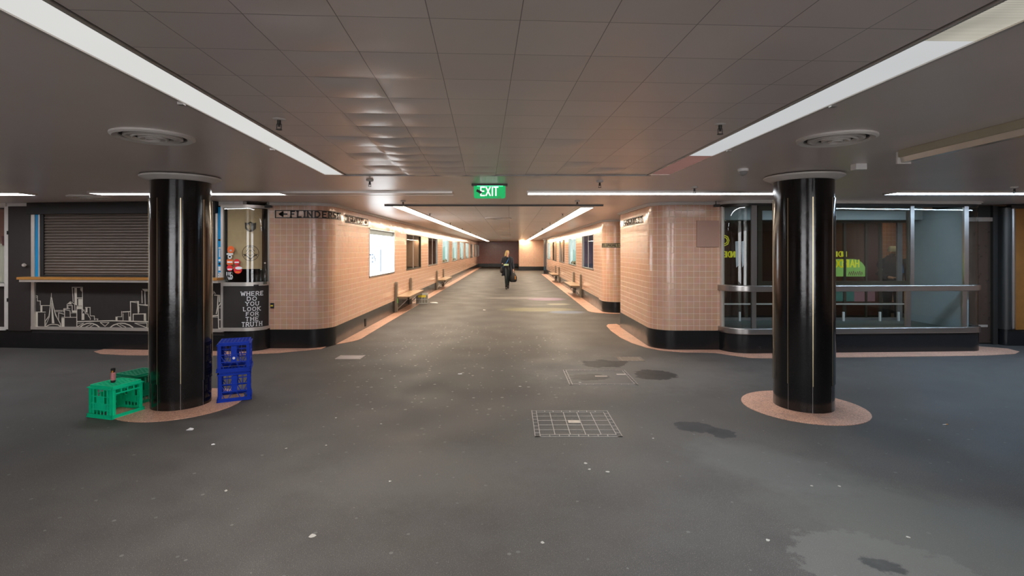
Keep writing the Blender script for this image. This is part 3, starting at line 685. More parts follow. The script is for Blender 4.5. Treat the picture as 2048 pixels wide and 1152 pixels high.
# ------------------------------------------------------------------ ceiling fittings
def vent(x, y, R, label, group=None, rings=4):
    t = thing('ceiling_vent', label, 'vent', (x, y, H if (y > 9 and abs(x) < 1.2) else H + .012), 0, group)
    MB().lathe([(R, 0), (R, -.012), (R * .93, -.022), (R * .80, -.012), (R * .80, 0)], n=40).build('flange', 'white', t, True)
    MB().lathe([(R * .79, 0), (R * .79, -.003), (.01, -.003)], n=32).build('throat', 'inside', t)
    for k in range(rings):
        r = R * (.70 - .17 * k); MB().lathe([(r, -.004), (r, -.016 - .004 * k), (r - .012, -.020 - .004 * k), (r - .02, -.010)], n=32).build('cone', 'white', t, True)
    return t
vent(-2.475, 3.55, .25, 'round ceiling vent in front of the left column')
vent(2.30, 3.62, .25, 'round ceiling vent in front of the right column')
vent(-6.25, 7.6, .27, 'round ceiling vent above the roller shutter')
for Y, lab in ((12.5, 'nearest round vent in the passage ceiling'), (19.7, 'second round vent along the passage ceiling'), (26.4, 'third round vent along the passage ceiling'), (33, 'fourth round vent along the passage ceiling'), (38.5, 'farthest round vent in the passage ceiling')):
    vent(-.3, Y, .33, lab, rings=2); bpy.context.view_layer.update()
def sprinkler(x, y, label, group=None):
    t = thing('sprinkler', label, 'sprinkler', (x, y, H + .0), 0, group)
    MB().lathe([(.04, .012), (.04, -.002), (.033, -.008), (.014, -.012)], n=20).build('rose', 'white', t, True)
    mb = MB(); mb.lathe([(.011, -.01), (.011, -.035), (.007, -.04), (.007, -.05)], n=12); mb.bar((-.013, 0, -.035), (-.013, 0, -.065), .004); mb.bar((.013, 0, -.035), (.013, 0, -.065), .004); mb.bar((-.013, 0, -.035), (.013, 0, -.035), .005); mb.bar((-.013, 0, -.065), (.013, 0, -.065), .005)
    mb.lathe([(.018, -.066), (.018, -.069), (.004, -.069)], n=14); mb.build('head', 'darkmetal', t)
for x, y, l in ((-1.37, 3.03, 'nearest sprinkler head on the left of the tiled ceiling'), (1.29, 3.15, 'nearest sprinkler head on the right of the tiled ceiling'), (-1.58, 5.75, 'sprinkler head on smooth ceiling left of the exit sign'), (1.02, 5.85, 'sprinkler head on smooth ceiling right of the exit sign'),
                (-1.72, 8.2, 'sprinkler head above the start of the left passage light'), (1.07, 8.2, 'sprinkler head above the start of the right passage light'), (-1.72, 10.9, 'first sprinkler beside the left passage light'), (1.11, 10.9, 'first sprinkler beside the right passage light'),
                (6.3, 6.4, 'sprinkler head above the far right shopfront'), (2.3, 6.4, 'sprinkler head on ceiling just left of the right column')):
    sprinkler(x, y, l)
for k in range(5):
    sprinkler(-1.72, 14.6 + 3.65 * k, 'small sprinkler in the row beside the left passage light', 'left passage sprinklers')
    sprinkler(1.13, 14.6 + 3.65 * k, 'small sprinkler in the row beside the right passage light', 'right passage sprinklers')
t = thing('dome_camera', 'small white dome camera on ceiling left of the right column', 'camera', (2.27, 5.0, H + .012))
MB().lathe([(.05, 0), (.05, -.02), (.045, -.025)], n=24).build('mount', 'wplastic', t, True)
MB().lathe([(.042, -.022), (.040, -.04), (.028, -.058), (.01, -.066)], n=24).build('dome', mat('dome_cover', (.25, .24, .24), .1), t, True)
o = MB().box(-.05, .05, -.04, .04, -.055, 0).build('junction_box', 'wplastic', bevel=.004); o.location = (3.21, 4.72, H + .012); tag(o, 'small white box on ceiling above the right column', 'box')
# bullet camera at the right block corner
t = thing('security_camera', 'small dark camera under the ceiling beside the right shopfront', 'camera', (3.33, 8.3, H - .0))
MB().bar((0, 0, .012), (0, 0, -.05), .02).build('bracket', 'iron', t); MB().box(-.02, .06, -.03, .05, -.08, -.04).build('body', 'darkmetal', t, bevel=.004)
t = thing('security_camera', 'small dark camera under the ceiling right of the kiosk window', 'camera', (-3.98, 8.42, H))
MB().bar((0, 0, .012), (0, 0, -.05), .02).build('bracket', 'iron', t); MB().box(-.05, .05, -.04, .04, -.085, -.045).build('body', 'darkmetal', t, bevel=.004)
# ------------------------------------------------------------------ exit sign
t = thing('exit_sign', 'green hanging EXIT sign below the ceiling', 'sign', (-.25, 6.14, H))
MB().box(-.215, .215, -.03, .04, -.012, .012).build('housing', 'darkmetal', t)
pl = [(-.19, 0), (.19, 0), (.19, -.125)] + cur(.165, -.125, .025, .025, 0, -90, 4) + cur(-.165, -.125, .025, .025, -90, -180, 4)
mb = MB(); poly2d(mb, pl, lambda u, v, d: (u, -.006 + d, v - .012), .012); mb.build('panel', 'exit_green', t)
mb = MB(); write(mb, 'EXIT', -.105, -.127, .10, lambda u, v, d: (u, -.0065 - d, v), t=.16, gap=.2, fit=.205); mb.build('lettering', 'exit_white', t)
mb = MB(); mb.bar((-.155, -.009, -.06), (-.10, -.009, -.087), .003, .035, up=(0, 1, 0)); mb.v = mb.v; 
mb = MB(); poly2d(mb, [(-.150, -.050), (-.162, -.078), (-.107, -.108), (-.088, -.084)], lambda u, v, d: (u, -.0095 - d, v)); mb.build('black_sticker', 'black', t)
MB().box(-.15, .16, -.02, .03, -.016, -.011).build('tube', 'exit_glow', t)
mb = MB(); mb.box(.10, .135, -.009, -.007, -.151, -.140); mb.build('small_label', 'greenlabel', t)
# ------------------------------------------------------------------ show windows
def show_window(X, sgn, y0, y1, kind, label, n, shell='inside'):
    """case set in the wall; opening towards +x if sgn>0"""
    s = -sgn
    t = thing('show_window', label, 'display window', (X, (y0 + y1) / 2, WB), 0, None)
    L_ = (y1 - y0) / 2; hh = WT - WB; dp = .26 if kind == 'lit' else .5
    def T(x, y, z): return (s * x, y, z)
    mb = MB(); fw = .035
    mb.box(-.008, .05, -L_ - .0, -L_ + fw, 0, hh, T=T); mb.box(-.008, .05, L_ - fw, L_, 0, hh, T=T); mb.box(-.008, .05, -L_, L_, 0, fw, T=T); mb.box(-.008, .05, -L_, L_, hh - fw * .6, hh, T=T)
    mb.build('frame', 'bronze' if kind == 'dark' else 'steel', t)
    bk = {'dark': 'brownback', 'maroon': 'maroonback', 'violet': 'violetback', 'lit': 'wplastic', 'box': 'wplastic', 'black': 'inside'}[kind]
    mb = MB(); mb.box(dp, dp + .02, -L_, L_, 0, hh, T=T); mb.box(.05, dp, -L_, -L_ + .02, 0, hh, T=T); mb.box(.05, dp, L_ - .02, L_, 0, hh, T=T); mb.box(.05, dp, -L_, L_, 0, .02, T=T); mb.box(.05, dp, -L_, L_, hh - .02, hh, T=T)
    mb.build('case', bk, t)
    if kind == 'box':
        MB().box(.045, .06, -L_ + fw, L_ - fw, fw, hh * .88, T=T).build('light_panel', 'lightbox', t); MB().box(.045, .06, -L_ + fw, L_ - fw, hh * .885, hh - .02, T=T).build('top_panel', 'greywall', t)
        mb = MB(); mb.box(.040, .045, -L_ + 1.10, -L_ + 1.20, .08, .62, T=T)
        write(mb, 'UTEN', -L_ + .05, .34, .16, lambda u, v, d: (s * (.044 - d), u, v), t=.26, ws=1.3)
        mb.build('faint_print', emis('pale_print', (.62, .78, 1), .42), t)
    else:
        MB().box(.028, .034, -L_ + fw, L_ - fw, fw, hh - fw * .6, T=T).build('pane', 'glass_dark', t)
        mb = MB(); mb.box(.022, .04, -.012, .012, fw, hh - .02, T=T); mb.build('glazing_bar', 'alu', t)
    if kind == 'lit':
        for q in (-1, 1): MB().box(.07, dp - .02, q * (L_ - .02), q * (L_ - .024), .03, hh - .06, T=T).build('glow_side', 'case_glow', t)
        MB().box(.08, dp - .03, -L_ + .1, L_ - .1, hh - .03, hh - .022, T=T).build('lamp_panel', emis('case_lamp', (.80, 1, .97), 5.0), t)
        MB().box(dp - .012, dp - .002, -L_ + .05, L_ - .05, .05, hh - .06, T=T).build('glow_backing', 'case_glow', t)  # back and sides glow themselves, standing in for lamp light on them
        r = random.Random(int(y0 * 10))
        for k in range(4):
            yy = -L_ + .4 + k * (2 * L_ - .8) / 3 + r.uniform(-.08, .08); hz = r.uniform(.45, .8)
            o = MB().loft([[(s * (.17 + a * .03), yy + b * .06, .02) for a, b in ((-1, -1), (1, -1), (1, 1), (-1, 1))], [(s * (.17 + a * .02), yy + .06 + b * .03, hz) for a, b in ((-1, -1), (1, -1), (1, 1), (-1, 1))]]).build('glass_shard', 'teal')
            o.location = t.location; tag(o, 'tall pale teal shard standing in ' + n, 'ornament', 'shards in ' + n)
        for k in range(5):
            rk = .09 * r.uniform(.8, 1.4); yy = -L_ + .25 + k * (2 * L_ - .5) / 4
            mb = MB(); mb.lathe([(rk * .5, 0), (rk, rk * .35), (rk * .9, rk * .8), (rk * .4, rk * 1.25)], (0, 0, 0), 8, sx=.8, sy=1.2)
            mb.v = [(a * r.uniform(.85, 1.1), b * r.uniform(.85, 1.1), c) for a, b, c in mb.v]
            o = mb.build('rock', 'rock'); o.location = (X + s * .145, (y0 + y1) / 2 + yy, WB + .02); tag(o, 'rough brown rock at the bottom of ' + n, 'rock', 'rocks in ' + n)
    return t
kl = [('box', 'nearest show window of left passage wall, glowing white lightbox', 'x'), ('dark', 'empty brown show window, second along the left passage wall', 'x'), ('maroon', 'unlit maroon show window, third along the left passage wall', 'x'),
      ('lit', 'lit show window, fourth along the left passage wall', 'the fourth left window'), ('lit', 'lit show window, fifth along the left passage wall', 'the fifth left window'), ('lit', 'lit show window, sixth along the left passage wall', 'the sixth left window'), ('lit', 'lit show window, seventh along the left passage wall', 'the seventh left window'),
      ('black', 'dark show window, eighth along the left passage wall', 'x'), ('maroon', 'unlit show window, ninth along the left passage wall', 'x'), ('maroon', 'unlit show window, farthest on the left passage wall', 'x')]
for y, (k, l, n) in zip(wl, kl): show_window(XL, 1, y, y + 2.42, k, l, n)
kr = [('violet', 'violet show window nearest on the right passage wall', 'x'), ('lit', 'lit show window, second along the right passage wall', 'the second right window'), ('black', 'dark show window, third along the right passage wall', 'x'),
      ('dark', 'unlit brown show window, fourth along the right passage wall', 'x'), ('lit', 'lit show window, farthest on the right passage wall', 'the farthest right window')]
for y, (k, l, n) in zip(wr, kr): show_window(XR, -1, y, y + 2.4, k, l, n)
t = thing('display_screen', 'blue glowing print in the violet show window', 'poster', (XR + .2, 15.9, 1.28))
MB().box(0, .02, -.35, .05, 0, .42).build('lit_print', emis('blue_print', (.75, .7, 1), 1.6), t); MB().box(-.02, 0, -.1, .3, .10, .38).build('dark_print', mat('navy_print', (.02, .04, .25), .5), t); MB().box(-.03, -.02, .0, .35, -.02, .14).build('black_print', 'black', t)
# ------------------------------------------------------------------ benches
def bench(X, sgn, y0, y1, label, sticker=False):
    s = sgn; t = thing('wall_bench', label, 'bench', (X + s * .006, y0, 0))
    def T(x, y, z): return (s * x, y, z)
    L_ = y1 - y0
    mb = MB(); mb.box(.02, .38, 0, L_, .40, .43, T=T); mb.build('seat', 'benchwood', t, bevel=.006)
    mb = MB(); mb.box(.33, .37, .02, L_ - .02, .345, .40, T=T); mb.box(.03, .07, .02, L_ - .02, .345, .40, T=T); mb.box(.03, .37, .02, .06, .35, .40, T=T); mb.box(.03, .37, L_ - .06, L_ - .02, .35, .40, T=T); mb.build('seat_frame', 'benchpost', t)
    for yy in (-.06, L_ - .30):
        mb = MB(); pr = [(0, .02), (.13, .02), (.13, .74), (.11, .79), (.065, .81), (.02, .79), (0, .74)]
        n = len(pr); v = [(s * .005, yy + a, b) for a, b in pr] + [(s * .06, yy + a, b) for a, b in pr]
        mb.add(v, [tuple(range(n)), tuple(range(n, 2 * n))[::-1]] + [(i, (i + 1) % n, (i + 1) % n + n, i + n) for i in range(n)])
        mb.build('post', 'benchpost', t)
        mb = MB(); mb.bar((s * .33, yy + .16, .36), (s * .04, yy + .16, .08), .03, .02); mb.build('brace', 'iron', t)
    if sticker: MB().box(.06, .066, -.04, .05, .25, .37, T=T).build('sticker', 'greenlabel', t)
bench(XL, 1, 13.5, 15.7, 'wooden bench with green sticker, nearest on the left passage wall', True)
bench(XL, 1, 21.0, 23.3, 'second wooden bench along the left passage wall')
bench(XR, -1, 17.6, 19.8, 'wooden bench nearest on the right passage wall')
bench(XR, -1, 25.5, 27.7, 'second wooden bench along the right passage wall')
# ------------------------------------------------------------------ lettered signs on the tiles
def path_T(path, s0, z0, off=.008):
    P = [Vector(p) for p in path]; Ls = [0]
    for i in range(1, len(P)): Ls.append(Ls[-1] + (P[i] - P[i - 1]).length)
    def T(u, v, d):
        s_ = min(max(s0 + u, 0), Ls[-1] - 1e-6); i = 0
        while Ls[i + 1] < s_: i += 1
        q = (P[i + 1] - P[i]).normalized(); p = P[i] + q * (s_ - Ls[i]); n_ = Vector((q.y, -q.x))
        p = p + n_ * (off + d); return (p.x, p.y, z0 + v)
    return T
def band_sign(path, s0, length, z0, h, items, label, m='signiron', back=None, off=.0):
    t = thing('street_sign', label, 'sign', (0, 0, 0)); T = path_T(path, s0, z0)
    seg = max(2, int(length / .05)); mb = MB()
    for zz in (0, h): stroke_pts = [(length * k / seg, zz) for k in range(seg + 1)]; [stroke2d(mb, stroke_pts[k:k + 2], .013, T, .008) for k in range(seg)]
    for uu in (0, length): stroke2d(mb, [(uu, 0), (uu, h)], .016, T, .008)
    mb.build('border', m, t)
    for (txt, u0, w_, hh, tk) in items:
        mb = MB(); write(mb, txt, u0, (h - hh) / 2, hh, T, t=tk, fit=w_, gap=.42, d=.008, slab='FLIN' in txt); mb.build('arrow' if txt in '<>' else 'lettering', m, t)
    if back:
        mb = MB(); T2 = path_T(path, s0, z0, .001)
        for k in range(seg): poly2d(mb, [(length * k / seg, 0), (length * (k + 1) / seg, 0), (length * (k + 1) / seg, h), (length * k / seg, h)], T2, .006)
        mb.build('backing', back, t)
    return t
band_sign(cornL[:-1] + [(XL, 13)], .12, 1.30, 2.19, .12, [('<', .07, .12, .10, .24), ('FLINDERS', .26, .80, .092, .24), ('ST', 1.12, .13, .085, .2)], 'black lettered sign reading FLINDERS ST wrapped round the left tiled corner')
# on the long side
ps = [(XL, 9.0), (XL, 13)]
band_sign(ps, .42, 1.5, 2.165, .135, [('DEGRAVES', .08, .85, .10, .14), ('ST', 1.0, .16, .10, .14), ('>', 1.28, .12, .09, .14)], 'black framed street sign on left passage wall before the lightbox')
pb = [(2.35, 10.95), (2.36, 8.95)]
band_sign(pb, .37, 1.45, 2.145, .115, [('<', .06, .14, .09, .2), ('DEGRAVES', .27, .78, .09, .17), ('ST', 1.16, .19, .09, .17)], 'black framed street sign on side of the right tiled block')
band_sign(cornR, .52, .62, 1.72, .105, [('TELEPHONES', .03, .48, .062, .2), ('>', .54, .05, .05, .3)], 'small gilt sign reading TELEPHONES on the rounded right corner', 'signiron', 'signgilt')
# small fittings on tiled walls
o = MB().box(-.185, .185, -.02, 0, 0, .435).build('cover_panel', 'wallpanel', bevel=.003); o.location = (xat(1416, 8.43), 8.45, zat(494, 8.43)); tag(o, 'flat painted access panel on the right tiled block', 'panel')
t = thing('door_release', 'small black switch with yellow stripe on the left tiles', 'switch', (-3.985, 8.57, .72)); MB().box(-.028, .028, -.02, 0, -.045, .045).build('plate', 'black', t, bevel=.003); MB().box(-.02, .02, -.022, -.02, -.012, .012).build('stripe', 'yellabel', t)
o = MB().box(0, .012, -.04, .04, 0, .16).build('vent_slot', 'black'); o.location = (XL + .006, 10.75, .05); tag(o, 'small dark slot low on the left passage plinth', 'vent')
# ------------------------------------------------------------------ left shop front
def fy(X): return 8.30 + (-4.30 - X) * .085
def FX(px):
    tt = (px - VX) / F; return tt * (8.30 - .3655) / (1 + .085 * tt)
def FP(px, py, d=0):      # measured point on the facade plane, d towards the hall
    X = FX(px); Y = fy(X); return (X, Y - d, zat(py, Y))
ang = math.atan(-.085)
def fbox(mb, px0, px1, py0, py1, d0, d1, mi=0):
    a = FX(px0); b = FX(px1); ya, yb = fy(a), fy(b); zt = (zat(py0, ya) + zat(py0, yb)) / 2; zb = (zat(py1, ya) + zat(py1, yb)) / 2
    v = [(a, ya - d0, zb), (b, yb - d0, zb), (b, yb - d1, zb), (a, ya - d1, zb), (a, ya - d0, zt), (b, yb - d0, zt), (b, yb - d1, zt), (a, ya - d1, zt)]
    f = [(0, 3, 2, 1), (4, 5, 6, 7), (0, 1, 5, 4), (1, 2, 6, 5), (2, 3, 7, 6), (3, 0, 4, 7)]
    if d1 > d0: f = [q[::-1] for q in f]
    return mb.add(v, f, None, mi)
# plinth and kiosk body
kp = [(-11, fy(-11)), (-4.34, fy(-4.34))] + arc(-4.34, 8.61, .305, -90, 0, 10)[1:]
kp[1] = (-4.34, 8.305)
struct(MB().ribbon(kp, 0, .345, .1, 0, off=.012).build('baseboard_front', 'plinth', smooth=True))
struct(MB().box(-11, -4.1, 9.5, 9.6, 0, H + .013).build('wall_front', 'inside'))
struct(MB().ribbon([(-11, fy(-11) - .0), (-4.34, 8.305)], 2.37, H + .01, .1).build('trim_11', 'white'))
mb = MB(); fbox(mb, -160, 14, 400, 414, -.05, .03); struct(mb.build('trim_12', 'white'))
# solid wall behind counters etc.
def SH(name, label, cat): return thing(name, label, cat, (0, 0, 0))
# cup window at the far left
t = SH('shop_window', 'shop window with paper cups at far left edge', 'window')
mb = MB(); fbox(mb, 12, 20, 413, 658, -.05, .03); fbox(mb, -160, 14, 566, 572, -.05, .03); fbox(mb, -160, 14, 653, 659, -.05, .03); mb.build('frame', 'white', t)
mb = MB(); fbox(mb, -160, 12, 572, 653, -.04, -.02); mb.build('lower_panel', 'blackpanel', t)
mb = MB(); fbox(mb, -160, 12, 414, 566, -.02, -.014); mb.build('pane', 'glass', t)
mb = MB(); fbox(mb, -160, 12, 414, 566, -.55, -.5); mb.build('backing', mat('pink_backing', (.30, .14, .11), .7), t)
def cups(px, y_top, n, lab):
    Y = fy(FX(px)) + .12; X = xat(px, Y); z0 = zat(565, Y) + .0; t = thing('cup_stack', lab, 'cups', (X, Y, z0), 0, 'stacks of paper cups')
    mb = MB(); h = zat(y_top, Y) - z0; k = int(h / .018)
    pr = []
    for i in range(k): pr += [(.034, i * .018), (.040, i * .018 + .014), (.042, i * .018 + .016), (.034, i * .018 + .0175)]
    mb.lathe(pr, n=16); mb.build('cups', 'cup', t)
for px, yt in ((9.5, 492), (3.5, 486), (-5, 483)): cups(px, yt, 1, 'tall stack of white paper cups in the far left window')
o = MB().lathe([(.03, 0), (.045, .16), (.042, .16)], n=16).build('cup', 'maroon'); Y_ = fy(FX(9)) + .12; X = xat(9.5, Y_); o.location = (X, Y_, zat(491, Y_)); tag(o, 'maroon cup on top of the white cup stacks', 'cup')
# black door
t = SH('shop_door', 'narrow black door with round knob left of the shutter', 'door')
mb = MB(); fbox(mb, 20, 65, 413, 661, -.03, .035); mb.build('leaf', 'blackpanel', t, bevel=.004)
p = FP(56.5, 530, .035); mb = MB(); mb.tube([p, (p[0], p[1] - .03, p[2])], [.012, .012], 14); mb.tube([(p[0], p[1] - .025, p[2]), (p[0], p[1] - .04, p[2]), (p[0], p[1] - .06, p[2])], [.022, .034, .022], 16); mb.build('knob', 'alu', t, True)
for py in (462, 596):
    mb = MB(); a = FP(19.5, py, .04); mb.bar(a, (a[0], a[1], a[2] - .06), .014); mb.build('hinge', 'darkmetal', t)
# frame, blue strip, shutter
t = SH('kiosk_frame', 'metal kiosk frame around the roller shutter', 'frame')
for a, b, c, d in ((65, 72, 427, 657), (80, 82.5, 427, 558), (433, 437, 412, 563), (443.5, 449, 412, 660)):
    mb = MB(); fbox(mb, a, b, c, d, -.02, .03); mb.build('upright', 'alu', t)
mb = MB(); fbox(mb, 65, 449, 655, 661, -.02, .035); mb.build('sill', 'alu', t)
mb = MB(); fbox(mb, 65, 449, 661, 668, -.02, .012); mb.build('lower_rail', 'black', t)
t = SH('blue_strip', 'plain blue panel strip left of the roller shutter', 'panel'); mb = MB(); fbox(mb, 72, 80, 427, 558, -.02, .012); mb.build('panel', 'blue_strip', t)
t = SH('blue_strip', 'blue panel strip with stickers between column and curved window', 'panel'); mb = MB(); fbox(mb, 437, 443.5, 414, 562, -.02, .012); mb.build('panel', 'blue_strip', t)
def TF(d0): return lambda u, v, d: (lambda p: (p[0], p[1], p[2]))(FP(u, v, d0 + d))
for k, (pa, pb_, m_) in enumerate(((478, 482, 'black'), (494, 498, 'white'), (499, 514, 'white'), (518, 523, 'letter'), (525, 530, 'black'), (533, 541, 'letter'), (545, 561, 'letter'))):
    mb = MB(); cx = 440.2
    if k in (1, 3, 4): poly2d(mb, [(cx + 2.4 * math.cos(a * PI / 6), (pa + pb_) / 2 + (pb_ - pa) / 2 * math.sin(a * PI / 6)) for a in range(12)], TF(.0125), .001)
    else: poly2d(mb, [(cx - (1.2 if k == 2 else 2.6), pa), (cx + (1.2 if k == 2 else 2.6), pa), (cx + (1.2 if k == 2 else 2.6), pb_), (cx - (1.2 if k == 2 else 2.6), pb_)], TF(.0125), .001)
    mb.build('sticker', m_, t)
mb = MB(); 
for k in range(6): stroke2d(mb, [(438 + (k % 2) * 2, 546 + k * 2.5), (442.5 - (k % 2), 548 + k * 2.5)], .8, TF(.014), .001)
mb.build('sticker_print', 'black', t)
t = SH('roller_shutter', 'closed dark roller shutter above the wooden counter', 'shutter')
mb = MB(); fbox(mb, 64, 437, 405, 428, -.05, .10); mb.build('shutter_box', 'black', t, bevel=.005)
mb = MB(); fbox(mb, 82.5, 89, 427, 558, -.03, .02); mb.build('guide', 'black', t)
mb = MB(); fbox(mb, 428, 433, 427, 563, -.03, .02); mb.build('guide', 'black', t)
mb = MB(); a = FX(88); b = FX(429); z1 = 2.27; z0 = 1.20; ns = 22; prof = []
for k in range(ns):
    zc = z1 - (z1 - z0) * k / ns; dz = (z1 - z0) / ns
    for q in range(5): u = q / 5; prof.append((.016 * math.sin(PI * u) ** .7 if u > 0 else 0, zc - dz * u))
prof.append((0, z0))
v = []
for x in (a, b):
    for d_, z in prof: v.append((x, fy(x) - .0 - d_ + .012, z))
n = len(prof); mb.add(v, [(i, i + 1, n + i + 1, n + i) for i in range(n - 1)]); mb.build('curtain', 'shutter', t, True, auto=50)
mb = MB(); fbox(mb, 89, 428, 550, 558, -.02, .012); mb.build('bottom_bar', 'black', t)
# counter
t = SH('counter', 'orange wooden counter shelf with metal edge below the shutter', 'counter')
def cnt(px0, px1, z0, z1, d1, m_, nm):
    mb = MB(); a, b = FX(px0), FX(px1); v = []
    for z in (z0, z1): v += [(a, fy(a) + .05, z), (b, fy(b) + .05, z), (b, fy(b) - d1, z), (a, fy(a) - d1, z)]
    mb.add(v, [(0, 1, 2, 3), (7, 6, 5, 4), (0, 4, 5, 1), (1, 5, 6, 2), (2, 6, 7, 3), (3, 7, 4, 0)]); mb.build(nm, m_, t)
cnt(58, 449, 1.165, 1.205, .22, 'wood', 'wood_top'); cnt(62, 450, 1.125, 1.163, .21, 'alu', 'metal_edge')
# mural panel
t = SH('mural_panel', 'black counter front with cream city skyline drawing', 'mural')
mb = MB(); fbox(mb, 72, 443.5, 567, 655, -.03, .0); mb.build('panel', 'blackpanel', t)
mb = MB(); k8 = 8.533
def TM(u, v, d): return FP(60 + u / k8, 550 + v / k8, .001 + d)
def sk(pts, w_=8): stroke2d(mb, pts, w_, TM, .002)
def fl(pts): poly2d(mb, pts, TM, .002)
sk([(85, 355), (128, 355), (128, 443), (178, 443), (178, 515)], 9); sk([(85, 382), (120, 382)], 8); sk([(185, 520), (335, 520)], 10); fl([(180, 520), (212, 520), (212, 630), (180, 630)])
fl([(88, 640), (135, 640), (135, 885), (88, 885)]); sk([(88, 632), (265, 632)], 10); sk([(255, 660), (255, 880)], 9)
sk([(366, 310), (366, 395)], 7); sk([(362, 380), (345, 560), (325, 700), (262, 790), (262, 885)], 12); sk([(372, 390), (405, 560), (440, 690), (520, 830), (525, 885)], 12); sk([(345, 600), (330, 720), (275, 850)], 8); sk([(378, 420), (370, 480)], 6)
fl([(366, 480), (378, 480), (418, 825), (376, 825)]); sk([(270, 880), (330, 850), (360, 842), (430, 842), (480, 850), (525, 882)], 12); sk([(430, 640), (470, 740), (490, 775)], 9)
sk([(430, 605), (560, 605)], 9); sk([(430, 625), (555, 625)], 7); sk([(490, 780), (490, 645), (590, 670)], 10)
fl([(540, 735), (590, 735), (590, 885), (540, 885)]); sk([(545, 722), (800, 722)], 10); sk([(578, 630), (578, 575), (685, 575)], 10); sk([(590, 590), (685, 610), (690, 720)], 10); sk([(592, 575), (592, 720)], 10)
sk([(635, 575), (635, 500), (690, 455), (810, 520)], 8); fl([(650, 497), (690, 462), (718, 500)]); sk([(640, 520), (722, 520), (722, 630)], 10); sk([(650, 535), (650, 570)], 8); sk([(765, 500), (770, 600)], 9)
sk([(722, 210), (895, 210), (900, 600)], 11); sk([(722, 210), (728, 290), (738, 455)], 11); fl([(760, 222), (800, 222), (805, 520), (765, 495)]); fl([(862, 225), (893, 225), (893, 290), (862, 262)]); fl([(825, 410), (895, 410), (895, 525), (825, 525)]); sk([(805, 392), (895, 392)], 14); fl([(727, 605), (800, 605), (800, 640), (727, 640)]); sk([(692, 648), (800, 648)], 6)
fl([(795, 532), (890, 532), (890, 582), (795, 582)]); sk([(800, 580), (802, 890)], 12); sk([(888, 580), (888, 765)], 10); fl([(893, 655), (928, 655), (928, 765), (893, 765)]); sk([(895, 640), (920, 590), (950, 655)], 8)
sk([(945, 552), (1030, 552)], 10); fl([(950, 560), (982, 560), (982, 640), (950, 640)]); sk([(1026, 555), (1030, 690)], 9); sk([(950, 660), (990, 665), (1000, 700), (1030, 735), (1030, 760)], 10); sk([(1030, 698), (1098, 698), (1102, 765)], 10); sk([(1110, 750), (1160, 750), (1155, 768)], 10)
sk([(805, 795), (1400, 780), (2010, 798)], 17); 
for cx, r1 in ((1020, 170), (1563, 195)):
    sk([(cx - r1, 895), (cx - r1 * .7, 855), (cx - r1 * .3, 828), (cx, 822), (cx + r1 * .3, 828), (cx + r1 * .7, 855), (cx + r1, 895)], 17)
    sg = 1 if cx < 1200 else -1; sk([(cx - sg * 75, 890), (cx + sg * 25, 842)], 9); sk([(cx, 890), (cx + sg * 75, 848)], 9)
sk([(805, 885), (920, 820)], 9); sk([(820, 826), (920, 820)], 8); sk([(1200, 810), (1350, 810), (1283, 875), (1200, 810)], 9); sk([(1790, 822), (1998, 822), (1998, 900), (1790, 822)], 10)
fl([(1462, 712), (1495, 712), (1495, 780), (1462, 780)]); sk([(1495, 712), (1565, 712), (1565, 620)], 10); sk([(1590, 660), (1590, 780)], 10); fl([(1580, 622), (1715, 616), (1715, 630), (1580, 640)]); sk([(1683, 630), (1690, 780)], 8); fl([(1690, 710), (1725, 710), (1725, 780), (1690, 780)]); sk([(1715, 452), (1722, 780)], 13)
sk([(1715, 455), (1855, 450)], 12); sk([(1730, 460), (1855, 480)], 8); fl([(1832, 455), (1858, 455), (1858, 655), (1842, 655)]); sk([(1862, 540), (1862, 630)], 8); fl([(1855, 500), (2010, 505), (2010, 528), (1855, 512)]); sk([(1762, 780), (1762, 668), (1975, 662), (1978, 780)], 14); fl([(1945, 665), (1978, 665), (1978, 780), (1945, 780)])
sk([(1910, 270), (1915, 475)], 12); fl([(1910, 238), (2010, 238), (2010, 280), (1960, 280)]); sk([(1962, 280), (1967, 500)], 12)
for k in range(9): fl([(752, 265 + k * 26), (770, 258 + k * 26), (770, 272 + k * 26)])
mb.build('skyline_drawing', 'cream', t); mb = MB()
# the part right of the column
def TM2(u, v, d): return FP(400 + u / 4.27, 400 + v / 4.27, .001 + d)
for pts, w_ in (([(118, 800), (118, 780), (132, 800)], 6), ([(125, 812), (168, 815), (168, 870)], 8), ([(155, 820), (150, 915), (140, 970)], 8), ([(110, 990), (155, 985)], 10), ([(110, 1000), (155, 1000)], 4), ([(150, 920), (178, 880), (195, 920), (198, 1095), (160, 1095), (156, 920)], 8), ([(162, 920), (195, 920)], 5), ([(160, 1022), (196, 1022)], 8)):
    stroke2d(mb, pts, w_, TM2, .002)
mb.build('skyline_drawing', 'cream', t)
# ------------------------------------------------------------------ curved kiosk window
kc = [(-4.66, 8.30), (-4.34, 8.30)] + arc(-4.34, 8.60, .30, -90, 0, 12)[1:]
t = SH('kiosk_window', 'curved kiosk corner window above a black lettered panel', 'window')
for z0, z1, off, m_, nm in ((2.335, 2.385, .012, 'alu', 'top_rail'), (1.065, 1.125, .014, 'alu', 'middle_rail'), (.335, .39, .014, 'alu', 'bottom_rail')):
    MB().ribbon(kc, z0, z1, .03, 0, off=off).build(nm, m_, t, True)
MB().ribbon(kc, 1.125, 2.335, .006).build('curved_pane', 'glass', t, True)
MB().ribbon(kc, .39, 1.065, .02).build('lower_panel', 'blackpanel', t, True)
MB().ribbon(kc[-2:], .39, 2.335, .02, 0, off=.008).build('end_stile', 'alu', t)
MB().box(-4.69, -4.655, 8.285, 8.33, .335, 2.385).build('post', 'alu', t)
TK = path_T(kc, 0, 0, .001)
